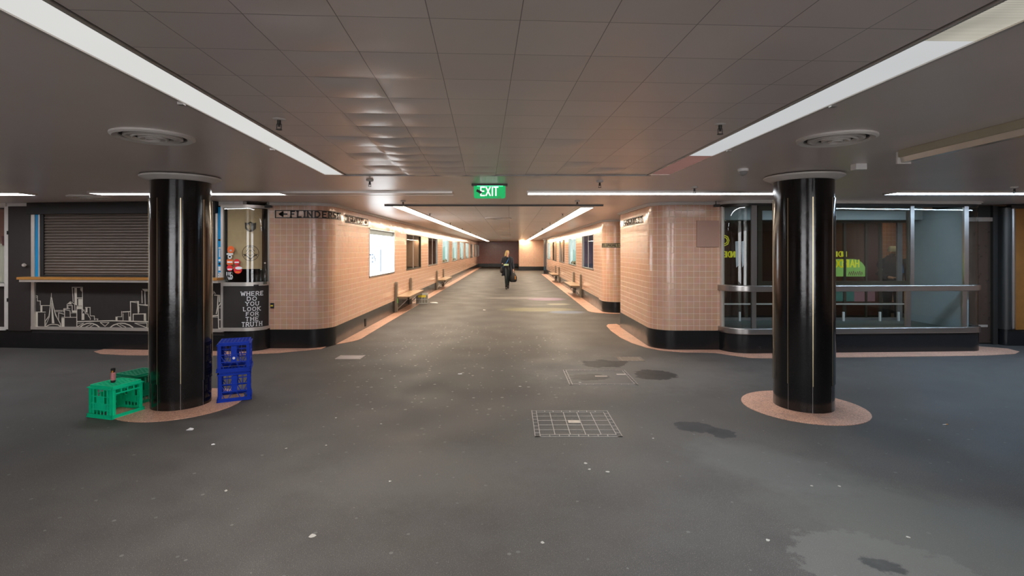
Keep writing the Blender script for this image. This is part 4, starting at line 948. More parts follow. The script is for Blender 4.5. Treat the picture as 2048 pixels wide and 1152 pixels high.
mb = MB(); wds = [('WHERE', 583, 592, .40), ('DO', 593.5, 602, .2), ('YOU', 603.5, 612, .27), ('LOOK', 614, 622.5, .36), ('FOR', 624, 632, .25), ('THE', 634, 642.5, .27), ('TRUTH', 644, 653.5, .40)]
wpx = {'WHERE': (481, 526), 'DO': (494, 513.5), 'YOU': (491, 517.5), 'LOOK': (486.5, 521), 'FOR': (492, 517), 'THE': (491, 517), 'TRUTH': (484, 524)}
def kpath_s(px):      # arc length where the sight line meets the curve
    best = None
    P = [Vector(p) for p in kc]; L0 = 0
    for a, b in zip(P[:-1], P[1:]):
        for k in range(20):
            q = a.lerp(b, k / 20); e = abs(q.x / q.y * F + VX - px)
            if best is None or e < best[0]: best = (e, L0 + (b - a).length * k / 20)
        L0 += (b - a).length
    return best[1]
for w_, p0, p1, _ in wds:
    s0, s1 = kpath_s(wpx[w_][0]), kpath_s(wpx[w_][1]); zt, zb = zat(p0, 8.32), zat(p1, 8.32)
    write(mb, w_, s0 + .004, zb + .10 * (zt - zb), (zt - zb) * .84, TK, t=.19, fit=s1 - s0 - .008, gap=.34, slab=True, d=.002)
mb.build('lettering', 'letter', t)
# stickers on the glass
def kst(px, py, w_, h_, kind, m_, nm='sticker'):
    mb = MB(); s_ = kpath_s(px); z = zat(py, 8.32); a = w_ / 2 * 8.32 / F; b = h_ / 2 * 8.32 / F
    pts = [(s_ + a * math.cos(k * PI / 10), z + b * math.sin(k * PI / 10)) for k in range(20)] if kind == 'o' else [(s_ - a, z - b), (s_ + a, z - b), (s_ + a, z + b), (s_ - a, z + b)]
    poly2d(mb, pts, path_T(kc, 0, 0, .004 if nm == 'sticker_print' else .0015), .0012); return mb.build(nm, m_, t)
for a in ((461, 499, 14, 14, 'o', 'orangered'), (460.5, 508, 13, 2.5, 'r', 'letter'), (459.5, 513.5, 8, 8, 'o', 'letter'), (459.5, 524, 12.5, 10, 'r', 'orangered'), (474, 524, 12, 12, 'o', 'red'), (460, 536, 12, 12, 'o', 'red'), (476.5, 539, 17, 17, 'o', 'red')): kst(*a)
for a in ((461, 501, 5, 4, 'o', 'greyplastic'), (459.5, 513.5, 4.5, 4, 'o', 'black'), (459.5, 524, 10, 3, 'r', 'letter'), (474, 524.5, 9, 2.6, 'r', 'letter'), (460, 538.5, 9, 3, 'r', 'letter'), (477, 536, 14, 6, 'o', 'letter'), (476.5, 544, 9, 2, 'r', 'orange')): kst(*a, nm='sticker_print')
mb = MB(); write(mb, 'UR', kpath_s(454.6), zat(553, 8.32), 8.5 * 8.32 / F, path_T(kc, 0, 0, .0015), t=.2, fit=.09, gap=.45); s_ = kpath_s(455)
stroke2d(mb, [(s_, zat(555.5, 8.32)), (s_ + .078, zat(555.5, 8.32))], .012, path_T(kc, 0, 0, .0015)); stroke2d(mb, [(s_ + .01, zat(558, 8.32)), (s_ + .065, zat(558, 8.32))], .01, path_T(kc, 0, 0, .0015)); mb.build('sticker_print', 'letter', t)
# hessian sheet with faded stamps
t = SH('hessian_sheet', 'brown hessian sheet with round stamp hanging in the kiosk window', 'banner')
hp = [(-4.62, 8.36), (-4.34, 8.345)] + arc(-4.34, 8.60, .255, -87, -28, 7)
MB().ribbon(hp, 1.34, 2.33, .006).build('cloth', 'hessian', t, True)
TH = path_T(hp, 0, 0, .002); mb = MB()
def cir(cx, cz, r, w_, n=20, ry=1): stroke_ = [(cx + r * math.cos(2 * PI * k / n), cz + r * ry * math.sin(2 * PI * k / n)) for k in range(n + 1)]; [stroke2d(mb, stroke_[k:k + 2], w_, TH, .001) for k in range(n)]
cx = .375; cz = 1.60; cir(cx, cz, .125, .008); cir(cx, cz + .0, .04, .008); poly2d(mb, [(cx - .07, cz + .03), (cx + .07, cz + .03), (cx + .045, cz + .055), (cx - .045, cz + .055)], TH, .001)
stroke2d(mb, [(cx - .04, cz + .05), (cx - .03, cz + .1), (cx + .03, cz + .1), (cx + .04, cz + .05)], .01, TH, .001); stroke2d(mb, [(cx - .1, cz - .02), (cx - .05, cz - .05), (cx, cz - .1), (cx + .05, cz - .05), (cx + .1, cz - .02)], .016, TH, .001)
stroke2d(mb, [(cx - .09, cz - .05), (cx - .06, cz - .01)], .012, TH, .001); stroke2d(mb, [(cx + .09, cz - .05), (cx + .06, cz - .01)], .012, TH, .001)
cz = 2.03; poly2d(mb, [(cx - .085, cz + .07), (cx - .04, cz + .06), (cx, cz + .085), (cx + .04, cz + .06), (cx + .085, cz + .07), (cx + .08, cz - .03), (cx + .04, cz - .07), (cx, cz - .085), (cx - .04, cz - .07), (cx - .08, cz - .03)], TH, .001)
mb.build('faded_stamp', 'ink', t)
struct(MB().box(-4.6, -4.12, 8.33, 9.4, 1.06, 1.085).build('trim_13', 'inside')); struct(MB().box(-4.66, -4.62, 8.35, 9.5, 0, H).build('wall_front', 'inside')); struct(MB().box(-4.14, -4.04, 8.66, 9.5, 0, H).build('wall_front', 'inside'))
mg = glass('bottle_glass', (.55, .6, .58), 2.0)
for px, h_, r_, d_, l in ((505, .23, .03, .12, 'clear glass bottle, leftmost of four in the kiosk window'), (513, .28, .035, .10, 'squat clear bottle with stopper, second in the kiosk window'), (522, .25, .03, .12, 'clear bottle, third in the kiosk window'), (530, .36, .03, .10, 'tall clear bottle at right end of the kiosk window')):
    Y = 8.30 + d_ + .03; t = thing('bottle', l, 'bottle', (xat(px, Y), Y, 1.086))
    MB().lathe([(r_ * .9, 0), (r_, .01), (r_, h_ * .55), (r_ * .4, h_ * .75), (r_ * .35, h_ * .93), (r_ * .45, h_ * .94)], n=18).build('body', mg, t, True)
    MB().lathe([(r_ * .45, h_ * .94), (r_ * .45, h_)], n=12).build('stopper', 'alu', t)
# ------------------------------------------------------------------ right glass shopfront
def ry_(X): return 8.14 + (X - 3.81) * .05
rp = arc(3.81, 8.50, .36, 180, 270, 12)[:-1] + [(3.81, 8.14), (7.50, ry_(7.5))] + arc(7.5, 8.575, .25, -90, 0, 8)[1:] + [(7.75, 8.95)]
rp[0] = (3.45, 8.47)
struct(MB().ribbon(rp, 0, .307, .12, 0, off=.006).build('baseboard_right', 'plinth', smooth=True))
cornice(rp, 14)
struct(MB().ribbon(rp, 2.35, H, .10, 0).build('trim_15', 'darkmetal', smooth=True))
t = thing('shopfront', 'curved glass shopfront with steel rails on the right', 'shopfront', (0, 0, 0))
MB().ribbon(rp, .307, .40, .08, 0, off=.03).build('lower_rail', 'steel', t, True, bevel=.008)
MB().ribbon(rp, .985, 1.085, .08, 0, off=.035).build('middle_rail', 'steel', t, True, bevel=.012)
MB().ribbon(rp, .40, 2.36, .006).build('pane', 'glass', t, True)
def rmull(px, w_, z0, z1, m_='steel', nm='mullion', d=.03):
    tt = (px - VX) / F; X = tt * (8.14 - 3.81 * .05) / (1 - .05 * tt); Y = ry_(X); MB().box(X - w_ / 2, X + w_ / 2, Y - .012, Y + d, z0, z1).build(nm, m_, t)
for px, w_ in ((1507.5, .07), (1816, .075), (1929, .07)): rmull(px, w_, .40, .985)
for px, w_ in ((1508, .085), (1824, .06), (1932, .07)): rmull(px, w_, 1.085, 2.36)
MB().box(3.455, 3.50, 8.38, 8.46, .40, 2.36).build('end_stile', 'alu', t)
X0, X1 = xat(1515, 8.17), 6.50
mb = MB()
for (a, b, c, d) in ((X0, X1, 2.28, 2.36), (X0, X1, 1.085, 1.15)): mb.add([(a, ry_(a) + .01, c), (b, ry_(b) + .01, c), (b, ry_(b) + .05, c), (a, ry_(a) + .05, c), (a, ry_(a) + .01, d), (b, ry_(b) + .01, d), (b, ry_(b) + .05, d), (a, ry_(a) + .05, d)], [(0, 3, 2, 1), (4, 5, 6, 7), (0, 1, 5, 4), (1, 2, 6, 5), (2, 3, 7, 6), (3, 0, 4, 7)])
mb.box(X0, X0 + .07, ry_(X0) + .01, ry_(X0) + .05, 1.085, 2.36); mb.box(X1 - .07, X1, ry_(X1) + .01, ry_(X1) + .05, 1.085, 2.36)
mb.build('inner_frame', 'bronze', t)
# inside of the glass box
struct(MB().prism([(3.5, 8.6), (3.6, 8.36), (3.85, 8.24), (7.5, 8.42), (7.66, 8.6), (7.66, 9.8), (3.46, 9.8)], .30, .33).build('floor', 'deck'))
struct(MB().box(3.46, 11, 9.75, 9.8, 0, .33).build('baseboard_right', 'iron'))
struct(MB().box(7.50, 7.56, 8.45, 9.62, .33, 2.36).build('wall_right', 'greywall'))
t = thing('inner_partition', 'glazed partition with brown frames at the back of the glass shop', 'partition', (0, 0, 0))
YB2 = 9.62
for px, w_ in ((1441, .06), (1480, .05), (1494, .04), (1690, .045), (1733, .035), (1762, .05), (1800, .09)): X = xat(px, YB2); MB().box(X - w_ / 2, X + w_ / 2, YB2, YB2 + .04, .33, 2.2).build('mullion', 'bronze' if px != 1800 else 'iron', t)
for z0, z1, m_ in ((2.16, 2.22, 'bronze'), (.90, .985, 'iron'), (.33, .38, 'iron'), (.62, .65, 'alu')): MB().box(3.5, 7.5, YB2 - .005, YB2 + .035, z0, z1).build('rail', m_, t)
MB().box(3.5, 7.5, YB2 + .015, YB2 + .021, .33, 2.2).build('pane', 'glass_dark', t)
for px in (1480, 1688, 1761, 1798): X = xat(px, 9.5); MB().box(X - .014, X + .014, 9.5, 9.53, .33, .50).build('short_post', 'wplastic', t)
struct(MB().box(3.46, 7.5, YB2 - .3, YB2 + .15, 2.2, H).build('trim_16', 'greywall'))
simple_lamp('added fill lamp inside the ceiling of the glass shop', 4.2, 7.2, 8.75, 8.95, [(0, 1, emis('shop_fill_lamp', (.75, .9, 1), 3.0))], along='x')  # lamp added out of sight to brighten the grey side wall
def TB(mir=1): return lambda u, v, d: (u, YB2 + .012 - d, v)
def zb_(py): return zat(py, YB2)
t = thing('window_sticker', 'green rounded sticker with yellow reversed letters on back glass', 'sticker', (0, 0, 0))
mb = MB(); a, b = xat(1640, YB2), xat(1731, YB2); pts = [(a, zb_(553)), (b, zb_(553))] + [(b, zb_(534)), (b - .05, zb_(526)), (b - .12, zb_(520)), (b - .22, zb_(518)), (a + .3, zb_(518)), (a + .1, zb_(522)), (a, zb_(534))]
poly2d(mb, pts, TB(), .002); mb.build('sticker', mat('lime_glow_print', (.16, .30, .07), .5, var=.4, scale=5, emit=(.15, .3, .05), estr=.25), t)  # sticker glows a little by itself, no lamp in it
mb = MB(); write(mb, 'HAIRDO', xat(1668, YB2), zb_(534), .13, lambda u, v, d: (u, YB2 + .008 - d, v), t=.2, gap=.22, fit=.47, mirror=True); mb.build('lettering', 'yellow', t)
mb = MB()
for k in range(7): u = xat(1697 + k * 4.2, YB2); stroke2d(mb, [(u, zb_(551)), (u + .02, zb_(544 - (k % 3))), (u + .035, zb_(549))], .008, lambda u, v, d: (u, YB2 + .008 - d, v))
mb.build('scrawl', 'maroon', t)
t = thing('window_lettering', 'yellow reversed letters INDIE on the left back glass', 'lettering', (0, 0, 0))
mb = MB(); write(mb, 'INDIE', xat(1448, YB2), zb_(514), .10, TB(), t=.2, fit=.22, gap=.25, mirror=True); mb.build('lettering', 'yellow', t)
mb = MB(); c_ = (xat(1450, YB2), zb_(481)); 
for r_ in (.05, .08): p_ = [(c_[0] + r_ * math.cos(k * PI / 4), c_[1] + r_ * 1.2 * math.sin(k * PI / 4)) for k in range(-3, 4)]; [stroke2d(mb, p_[k:k + 2], .016, TB()) for k in range(len(p_) - 1)]
mb.build('emblem', 'yellow', t)
mb = MB(); write(mb, 'INDIE', xat(1668, YB2), zb_(513), .09, TB(), t=.2, fit=.25, gap=.25, mirror=True); o = mb.build('window_lettering', 'yellow'); tag(o, 'yellow reversed letters above the green sticker', 'lettering')
for a, b, m_, l in ((1640, 1710, 'greenbox', 'dark green poster low behind the glass shop'), (1710, 1752, 'pinkbox', 'pink poster low behind the glass shop')):
    o = MB().box(xat(a, YB2), xat(b, YB2) - .003, YB2 + .022, YB2 + .028, zat(603, YB2), zat(580, YB2)).build('poster', m_); tag(o, l, 'poster')
for px0, px1, l in ((1471, 1479, 'pale torn paper strip left of the mullion behind shop glass'), (1483, 1488, 'pale torn paper strip right of the mullion behind shop glass')):
    mb = MB(); poly2d(mb, [(xat(px0, YB2), zb_(483)), (xat(px1, YB2), zb_(482)), (xat(px1, YB2), zb_(530)), (xat(px0 + 2, YB2), zb_(535)), (xat(px0 + 1, YB2), zb_(515))], TB(), .002); o = mb.build('torn_paper', 'paper'); tag(o, l, 'paper')
# door and wood shop at the right edge
t = thing('metal_door', 'dark metal door right of the glass shopfront', 'door', (0, 0, 0))
Yd = 8.98
MB().box(7.76, 8.42, Yd, Yd + .05, .02, 2.15).build('leaf', mat('dark_door', (.10, .07, .055), .3, .6, rvar=.1), t)
MB().box(7.70, 8.52, Yd - .04, Yd + .03, 2.15, 2.22).build('transom_bar', 'steel', t)
MB().box(7.74, 8.46, Yd, Yd + .03, 2.22, H).build('transom_glass', 'inside', t)
MB().box(8.42, 8.50, Yd - .05, Yd + .04, 0, 2.42).build('jamb', 'darkmetal', t)
MB().box(7.76, 8.36, Yd - .012, Yd, .30, .34).build('kick_strip', 'alu', t)
struct(MB().box(7.58, 11, 9.1, 9.2, 0, H).build('wall_right', 'inside'))
pc = [(8.50, 9.0), (8.50, 8.92)] + arc(8.60, 8.90, .10, 180, 270, 6)[1:] + [(11.0, 8.80)]
struct(MB().ribbon(pc, 0, .28, .08, 0, off=-.02).build('baseboard_right', 'plinth', smooth=True))
t = thing('wooden_shop_wall', 'varnished orange wood panelling at the far right edge', 'panelling', (0, 0, 0))
MB().ribbon(pc[:-1], .28, 2.38, .06).build('rounded_corner', 'darkmetal', t, True)
MB().box(8.60, 8.675, 8.775, 8.86, .28, 2.38).build('steel_post', 'steel', t, bevel=.03)
MB().box(8.68, 11, 8.80, 8.86, .28, 2.36).build('wood_panel', 'redwood', t)
MB().box(8.6, 11, 8.79, 8.88, 2.36, 2.42).build('head', 'darkmetal', t)
# passage behind the glass shop
t = thing('timber_hoarding', 'dark brown hoarding behind the glass shop', 'hoarding', (0, 0, 0)); MB().box(4.2, 8.9, 12.3, 12.34, .0, 2.3).build('panel', mat('dark_hoarding', (.08, .03, .022), .5), t); MB().box(4.2, 8.9, 12.27, 12.3, 0, .08).build('foot', 'black', t)
t = thing('wall_lamp', 'warm lamp on the tiled wall behind the glass shop', 'lamp', (9.3, 13.25, 2.2)); MB().lathe([(.06, 0), (.09, .05), (.06, .12)], n=16).build('shade', emis('warm_bulb', (1, .62, .32), 8), t); MB().box(-.03, .03, .02, .12, .02, .1).build('bracket', 'iron', t)
simple_lamp('added warm fill light in the side passage behind the glass shop', 7.6, 10.4, 10.9, 11.1, [(0, 1, emis('side_fill_lamp', (1, .72, .45), 8.0))], along='x')  # unseen light put in to brighten the man and the tiles
# ------------------------------------------------------------------ gate and far lamp
t = thing('folding_gate', 'dark blue folding gate at the far right end of the passage', 'gate', (2.38, 35.0, 0))
mb = MB()
for k in range(5): mb.box(-.1 + k * .045, -.07 + k * .045, -.05 - .04 * (k % 2), .05, .25, 2.35)
mb.build('leaves', 'curtain', t); MB().box(-.12, .14, -.1, .06, 0, .26).build('base', 'plinth', t); MB().box(-.2, .2, -.12, .07, 2.35, 2.43).build('top_rail', 'alu', t)
t = thing('wall_lamp', 'bright warm lamp at ceiling of the far end wall', 'lamp', (.95, 41.1, 2.30)); MB().lathe([(.12, 0), (.16, .06), (.12, .12)], n=16).build('globe', emis('far_bulb', (1, .7, .38), 60), t)
MB().box(-.05, .05, -.05, .1, .11, .13).build('mount', 'iron', t)
# ------------------------------------------------------------------ floor covers and litter
def cover(name, label, x0, x1, y0, y1, nx, ny, m='iron', strip_=.0, w_=.006, z=.004):
    t = thing(name, label, 'floor cover', ((x0 + x1) / 2, (y0 + y1) / 2, 0)); ox, oy, _ = t.location; a, b, c, d = x0 - ox, x1 - ox, y0 - oy, y1 - oy
    mb = MB(); q = w_
    for (p, r) in ((0, q), (strip_, strip_ + q)):
        if r > q or strip_ == 0 or p == 0:
            mb.box(a + p, b - p, c + p, c + p + q, 0, z); mb.box(a + p, b - p, d - p - q, d - p, 0, z); mb.box(a + p, a + p + q, c + p, d - p, 0, z); mb.box(b - p - q, b - p, c + p, d - p, 0, z)
    if strip_:
        k = int((b - a) / .09)
        for i in range(k): x = a + strip_ + (b - a - 2 * strip_) * i / k; mb.box(x, x + q, c, c + strip_, 0, z); mb.box(x, x + q, d - strip_, d, 0, z)
        k = int((d - c) / .09)
        for i in range(k): y = c + (d - c) * i / k; mb.box(a, a + strip_, y, y + q, 0, z); mb.box(b - strip_, b, y, y + q, 0, z)
    mb.build('frame', m, t)
    if nx:
        mb = MB()
        for i in range(1, nx): x = a + strip_ + (b - a - 2 * strip_) * i / nx; mb.box(x - q / 2, x + q / 2, c + strip_, d - strip_, 0, z)
        for i in range(1, ny): y = c + strip_ + (d - c - 2 * strip_) * i / ny; mb.box(a + strip_, b - strip_, y - q / 2, y + q / 2, 0, z)
        mb.build('grid', m, t)
    return t
M['iron2'] = mat('worn_steel_edge', (.34, .31, .29), .5, .2, var=.3, scale=30)
t = cover('access_cover', 'large asphalt-filled access cover with steel grid, nearest of the covers', .215, .992, 4.52, 5.25, 5, 5, 'iron2', .045)
MB().box(-.05, .07, -.01, .06, 0, .004).build('name_plate', 'iron', t)
t = cover('access_cover', 'worn steel framed access cover with broken asphalt', .722, 1.565, 6.26, 7.04, 0, 0, 'iron2', .035)
MB().box(-.04, .12, .0, .06, 0, .004).build('name_plate', 'iron', t); MB().box(.26, .38, .1, .16, 0, .004).build('corner_plate', 'iron2', t)
t = cover('access_cover', 'small metal cover before the right tiled block', 1.62, 2.0, 7.6, 7.9, 0, 0, 'iron', .05); MB().box(-.18, .18, -.14, .14, 0, .003).build('plate', mat('brown_plate', (.10, .08, .065), .5, .3), t)
t = cover('access_cover', 'small grey metal cover before the left tiled corner', -2.66, -2.27, 7.72, 8.02, 0, 0, 'iron', .03); MB().box(-.19, .19, -.14, .14, 0, .003).build('plate', mat('grey_plate', (.30, .27, .29), .45, .3), t)
def scrap(px, py, r, label, m='paper', group=None, n=7, asp=1.0):
    x, y = G(px, py); rr_ = random.Random(int(px * 7 + py)); mb = MB()
    pts = [(r * rr_.uniform(.6, 1.1) * math.cos(2 * PI * k / n) * asp, r * rr_.uniform(.6, 1.1) * math.sin(2 * PI * k / n)) for k in range(n)]
    v = [(a, b, .002 + rr_.uniform(0, r * .18)) for a, b in pts] + [(a * .97, b * .97, .0005) for a, b in pts]
    v += [(0, 0, .002 + r * .12), (0, 0, .0005)]
    f = [(k, (k + 1) % n, 2 * n) for k in range(n)] + [((k + 1) % n + n, k + n, 2 * n + 1) for k in range(n)] + [(k, k + n, (k + 1) % n + n, (k + 1) % n) for k in range(n)]
    mb.add(v, f); o = mb.build('paper_scrap', m); o.location = (x, y, 0); o.rotation_euler.z = rr_.uniform(0, 3); tag(o, label, 'litter', group)
scrap(381, 859, .038, 'crumpled white paper on floor in front of the left column')
scrap(869, 606, .11, 'flat white sheet on floor beside the nearest left bench', asp=1.6)
scrap(920, 748, .03, 'small white scrap on the floor mid-hall, left of the covers')
scrap(426, 889, .018, 'tiny grey scrap on the floor below the left column')
scrap(969, 620, .05, 'small white scrap on the passage floor')
gl = 'small pale fleck of litter on the asphalt floor'
for px, py, r in ((1171, 927, .016), (1179, 939, .014), (1215, 944, .016), (1306, 877, .012), (1623, 972, .01), (1679, 973, .012), (1085, 1086, .014), (625, 1072, .022), (780, 963, .014), (572, 897, .01), (452, 982, .014), (1536, 1081, .013), (1816, 1075, .012), (904, 800, .01), (762, 848, .012), (745, 818, .012), (672, 836, .012), (652, 891, .01), (1160, 765, .02), (1040, 773, .02)):
    scrap(px, py, r, gl, mat('fleck', (.42, .40, .36), .8) if 'fleckm' not in M else M['fleckm'], 'pale flecks of litter on the asphalt')
t = thing('cigarette_butt', 'white cigarette butt with orange tip right of the right column', 'litter', (*G(1890, 850), .005), .2); mb = MB(); mb.tube([(-.025, 0, 0), (.012, 0, 0)], .004, 8); mb.build('paper_end', 'paper', t); MB().tube([(.012, 0, 0), (.03, 0, 0)], .0042, 8).build('filter', 'orange', t)
# ------------------------------------------------------------------ milk crates
def crate(label, m, loc, rz, style='grid', open_side=None, stickerp=False):
    t = thing('milk_crate', label, 'crate', loc, rz); a = .165; h = .31; b = .155
    # base lattice on top (the crate is upside down)
    mb = MB(); z1 = h; z0 = h - .012
    for s_ in (-1, 1): mb.box(-b + .012, b - .012, s_ * (b - .012) - .006, s_ * (b - .012) + .006, z0 - .006, z1 + .008); mb.box(s_ * (b - .012) - .006, s_ * (b - .012) + .006, -b + .012, b - .012, z0 - .006, z1 + .008)
    n = 11; e = b - .015
    for k in range(1, n): y = -e + 2 * e * k / n; mb.box(-e, e, y - .0035, y + .0035, z0, z1 + .004)
    if style == 'grid':
        for k in range(-3, 4):
            c = k * .075; x0 = max(-e, c - e); x1 = min(e, c + e); mb.bar((x0, x0 - c, z1 + .002), (x1, x1 - c, z1 + .002), .008, .012)
        for k in range(1, 7): x = -e + 2 * e * k / 7; mb.box(x - .003, x + .003, -e, e, z0, z1)
    else:
        for k in range(1, 8): x = -e + 2 * e * k / 8; mb.box(x - .005, x + .005, -e, e, z0, z1 + .004)
    mb.build('crate_base', m, t)
    mb = MB()
    for s_ in (-1, 1):
        mb.box(-a, a, s_ * a - s_ * .014, s_ * a, h - .024, h - .012); mb.box(s_ * a - s_ * .014, s_ * a, -a, a, h - .024, h - .012)
    mb.build('top_lip', m, t)
    mb = MB(); f_ = a + .004
    for s_ in (-1, 1):
        for (z_0, z_1, q) in ((0, .012, f_), (.014, .022, f_ - .004), (.026, .036, f_ - .002)):
            mb.box(-q, q, s_ * q - s_ * .012, s_ * q, z_0, z_1); mb.box(s_ * q - s_ * .012, s_ * q, -q, q, z_0, z_1)
        mb.box(-f_ + .006, f_ - .006, s_ * (f_ - .010), s_ * (f_ - .007), 0, .036); mb.box(s_ * (f_ - .010), s_ * (f_ - .007), -f_ + .006, f_ - .006, 0, .036)
    mb.build('rim', m, t)
    for sx in (-1, 1):
        for sy in (-1, 1):
            mb = MB()
            mb.box(sx * b, sx * (b - .032), sy * b, sy * (b - .004), .03, h - .015); mb.box(sx * b, sx * (b - .004), sy * b, sy * (b - .032), .03, h - .015)
            for q in (.012, .022, .031): mb.box(sx * (b - q), sx * (b - q - .003), sy * (b + .004), sy * (b - .004), .03, h - .015); mb.box(sx * (b + .004), sx * (b - .004), sy * (b - q), sy * (b - q - .003), .03, h - .015)
            mb.build('corner_post', m, t)
    for k in range(4):
        ang_ = k * PI / 2; ca, sa = round(math.cos(ang_)), round(math.sin(ang_))
        def T(x, y, z): return (ca * x - sa * y, sa * x + ca * y, z)
        mb = MB(); y0_, y1_ = -b, -b + .005; w = b - .03
        if k == open_side:
            for z in (.235, h - .03): mb.box(-w, w, y0_ - .003, y1_, z, z + .012, T=T)
            for q in range(5): x = -w + 2 * w * q / 4; mb.box(x - .005, x + .005, y0_, y1_, .235, h - .02, T=T)
        elif style == 'grid':
            for z in (.075, .135, .205, h - .03): mb.box(-w, w, y0_ - .003, y1_, z, z + .009, T=T)
            for x in (-w + .03, -.045, -.0, .045, w - .03): mb.box(x - .011 if abs(x) > .06 else x - .005, x + .011 if abs(x) > .06 else x + .005, y0_, y1_, .03, h - .02, T=T)
            mb.box(-.075, .075, y0_ + .001, y1_, .078, .14, T=T); mb.box(-.045, .045, y0_ + .002, y1_, .14, .205, T=T)
        else:
            for z in (.10, .18, h - .03): mb.box(-w, w, y0_ - .003, y1_, z, z + .009, T=T)
            mb.box(-w, w, y0_, y1_, .245, .250, T=T)
            for x in (-.075, .075): mb.box(x - .003, x + .003, y0_, y1_, .10, h - .02, T=T)
            mb.box(-.028, .028, y0_ + .001, y1_, .105, .275, T=T)
            for p_, q_ in (((-w, .095), (-w + .03, .035)), ((-.02, .10), (-.055, .035)), ((.02, .10), (.055, .035)), ((w, .095), (w - .03, .035)), ((-w, .17), (-w + .035, .11)), ((-.03, .17), (-.06, .11)), ((.03, .17), (.06, .11)), ((w, .17), (w - .035, .11))):
                mb.bar(T(p_[0], y0_ + .002, p_[1]), T(q_[0], y0_ + .002, q_[1]), .006, .007)
        o = mb.build('side_panel', m, t)
    if stickerp:
        mb = MB(); mb.lathe([(.014, 0), (.014, .0015), (.002, .0015)], n=10); mb.v = [(x, -b - z - .001, y + .145) for x, y, z in mb.v]; mb.build('round_sticker', 'paper', t)
    return t
crate('bright green milk crate with open side, carrying a small bottle', 'green', (-3.985, 5.175, .0), math.radians(-16), 'grid', 1)
crate('darker green milk crate touching the left column, behind the bright one', 'green2', (-4.075, 5.62, .0), math.radians(-20), 'grid')
crate('lower of the two stacked blue milk crates', 'bluep', (-3.075, 5.715, .007), math.radians(26), 'truss')
crate('upper of the two stacked blue milk crates, white spot on front', 'bluep', (-3.072, 5.715, .007 + .322), math.radians(23), 'truss', None, True)
# small bottle on the green crate
t = thing('small_bottle', 'small dark-topped bottle with pink printed sleeve on green crate', 'bottle', (-4.005, 5.16, .317))
MB().lathe([(.018, 0), (.021, .004), (.021, .022)], n=18).build('foot', 'black', t, True)
MB().lathe([(.0215, .022), (.0215, .085), (.018, .1)], n=18).build('sleeve', 'pink', t, True)
MB().lathe([(.018, .1), (.017, .118), (.019, .12), (.021, .14), (.019, .14), (.016, .124)], n=18).build('torn_top', 'black', t, True)
mb = MB(); poly2d(mb, [(0, .1), (.012, .1), (.018, .118), (.006, .122)], lambda u, v, d: (u, -.0215 - d * .3, v), .002); mb.build('orange_patch', 'orange', t)
# grey crate by the bench
t = thing('grey_crate', 'grey plastic crate with yellow label beside the nearest left bench', 'crate', (-2.72, 15.75, .006), math.radians(8))
mb = MB(); a = .18; b_ = .14
for s_ in (-1, 1): mb.box(-a, a, s_ * b_, s_ * (b_ - .01), 0, .03); mb.box(-a, a, s_ * b_, s_ * (b_ - .01), .27, .31); mb.box(s_ * a, s_ * (a - .01), -b_, b_, 0, .03); mb.box(s_ * a, s_ * (a - .01), -b_, b_, .27, .31)
for s_ in (-1, 1):
    for x in (-.17, -.085, 0, .085, .17): mb.box(x - .008, x + .008, s_ * b_, s_ * (b_ - .008), 0, .3)
    for y in (-.13, 0, .13): mb.box(s_ * a, s_ * (a - .008), y - .01, y + .01, 0, .3)
    mb.box(-a, a, s_ * b_, s_ * (b_ - .006), .13, .15)
mb.build('crate_frame', 'greyplastic', t)
MB().box(-a + .01, a - .01, -b_ + .012, b_ - .012, .005, .26).build('contents', mat('crate_contents', (.22, .21, .18), .8, var=.5, scale=25), t)
MB().box(-.12, .12, -b_ - .004, -b_, .20, .27).build('yellow_label', 'yellabel', t)
# ------------------------------------------------------------------ people
def skin_body(name, pts, edges, m, parent, sub=2):
    me = bpy.data.meshes.new(name); keys = list(pts); idx = {k: i for i, k in enumerate(keys)}
    me.from_pydata([pts[k][0] for k in keys], [(idx[a], idx[b]) for a, b in edges], []); me.materials.append(M[m])
    o = bpy.data.objects.new(name, me); COL.objects.link(o); o.parent = parent
    md = o.modifiers.new('skin', 'SKIN'); md.use_smooth_shade = True
    for i, k in enumerate(keys):
        r = pts[k][1]; me.skin_vertices[0].data[i].radius = (r, r) if not isinstance(r, tuple) else r; me.skin_vertices[0].data[i].use_root = (i == 0)
    o.modifiers.new('sub', 'SUBSURF').levels = sub; o.modifiers['sub'].render_levels = sub
    return o
def ell(cx, cy, z, rx, ry, n=14, rot=0): return [(cx + rx * math.cos(2 * PI * k / n), cy + ry * math.sin(2 * PI * k / n), z) for k in range(n)]
def hand(o_, d, p, curl=(0, 0, -1)):
    """five finger chains: root at p, pointing d; returns points and edges to add"""
    P = {}; E = []; d = Vector(d).normalized(); c = Vector(curl).normalized(); side = d.cross(c).normalized()
    for k, (s_, L_) in enumerate(((-.028, .062), (-.010, .070), (.010, .066), (.027, .052))):
        a = Vector(p) + side * s_ + d * .05; b = a + d * L_ * .45; e = b + (d * .5 + c * .8).normalized() * L_ * .5
        for n_, q in (('a', a), ('b', b), ('c', e)): P['%s%d%s' % (o_, k, n_)] = (q, .0085 if n_ != 'c' else .0065)
        E += [(o_, '%s%da' % (o_, k)), ('%s%da' % (o_, k), '%s%db' % (o_, k)), ('%s%db' % (o_, k), '%s%dc' % (o_, k))]
    a = Vector(p) - side * .03 + c * .02; b = a + (d * .6 + c * .6 - side * .3).normalized() * .035
    P[o_ + 't'] = (a, .011); P[o_ + 'u'] = (b, .008); E += [(o_, o_ + 't'), (o_ + 't', o_ + 'u')]
    return P, E
W = thing('person', 'woman in navy coat walking with a black bag in the passage', 'person', (-.13, 21.66, 0))
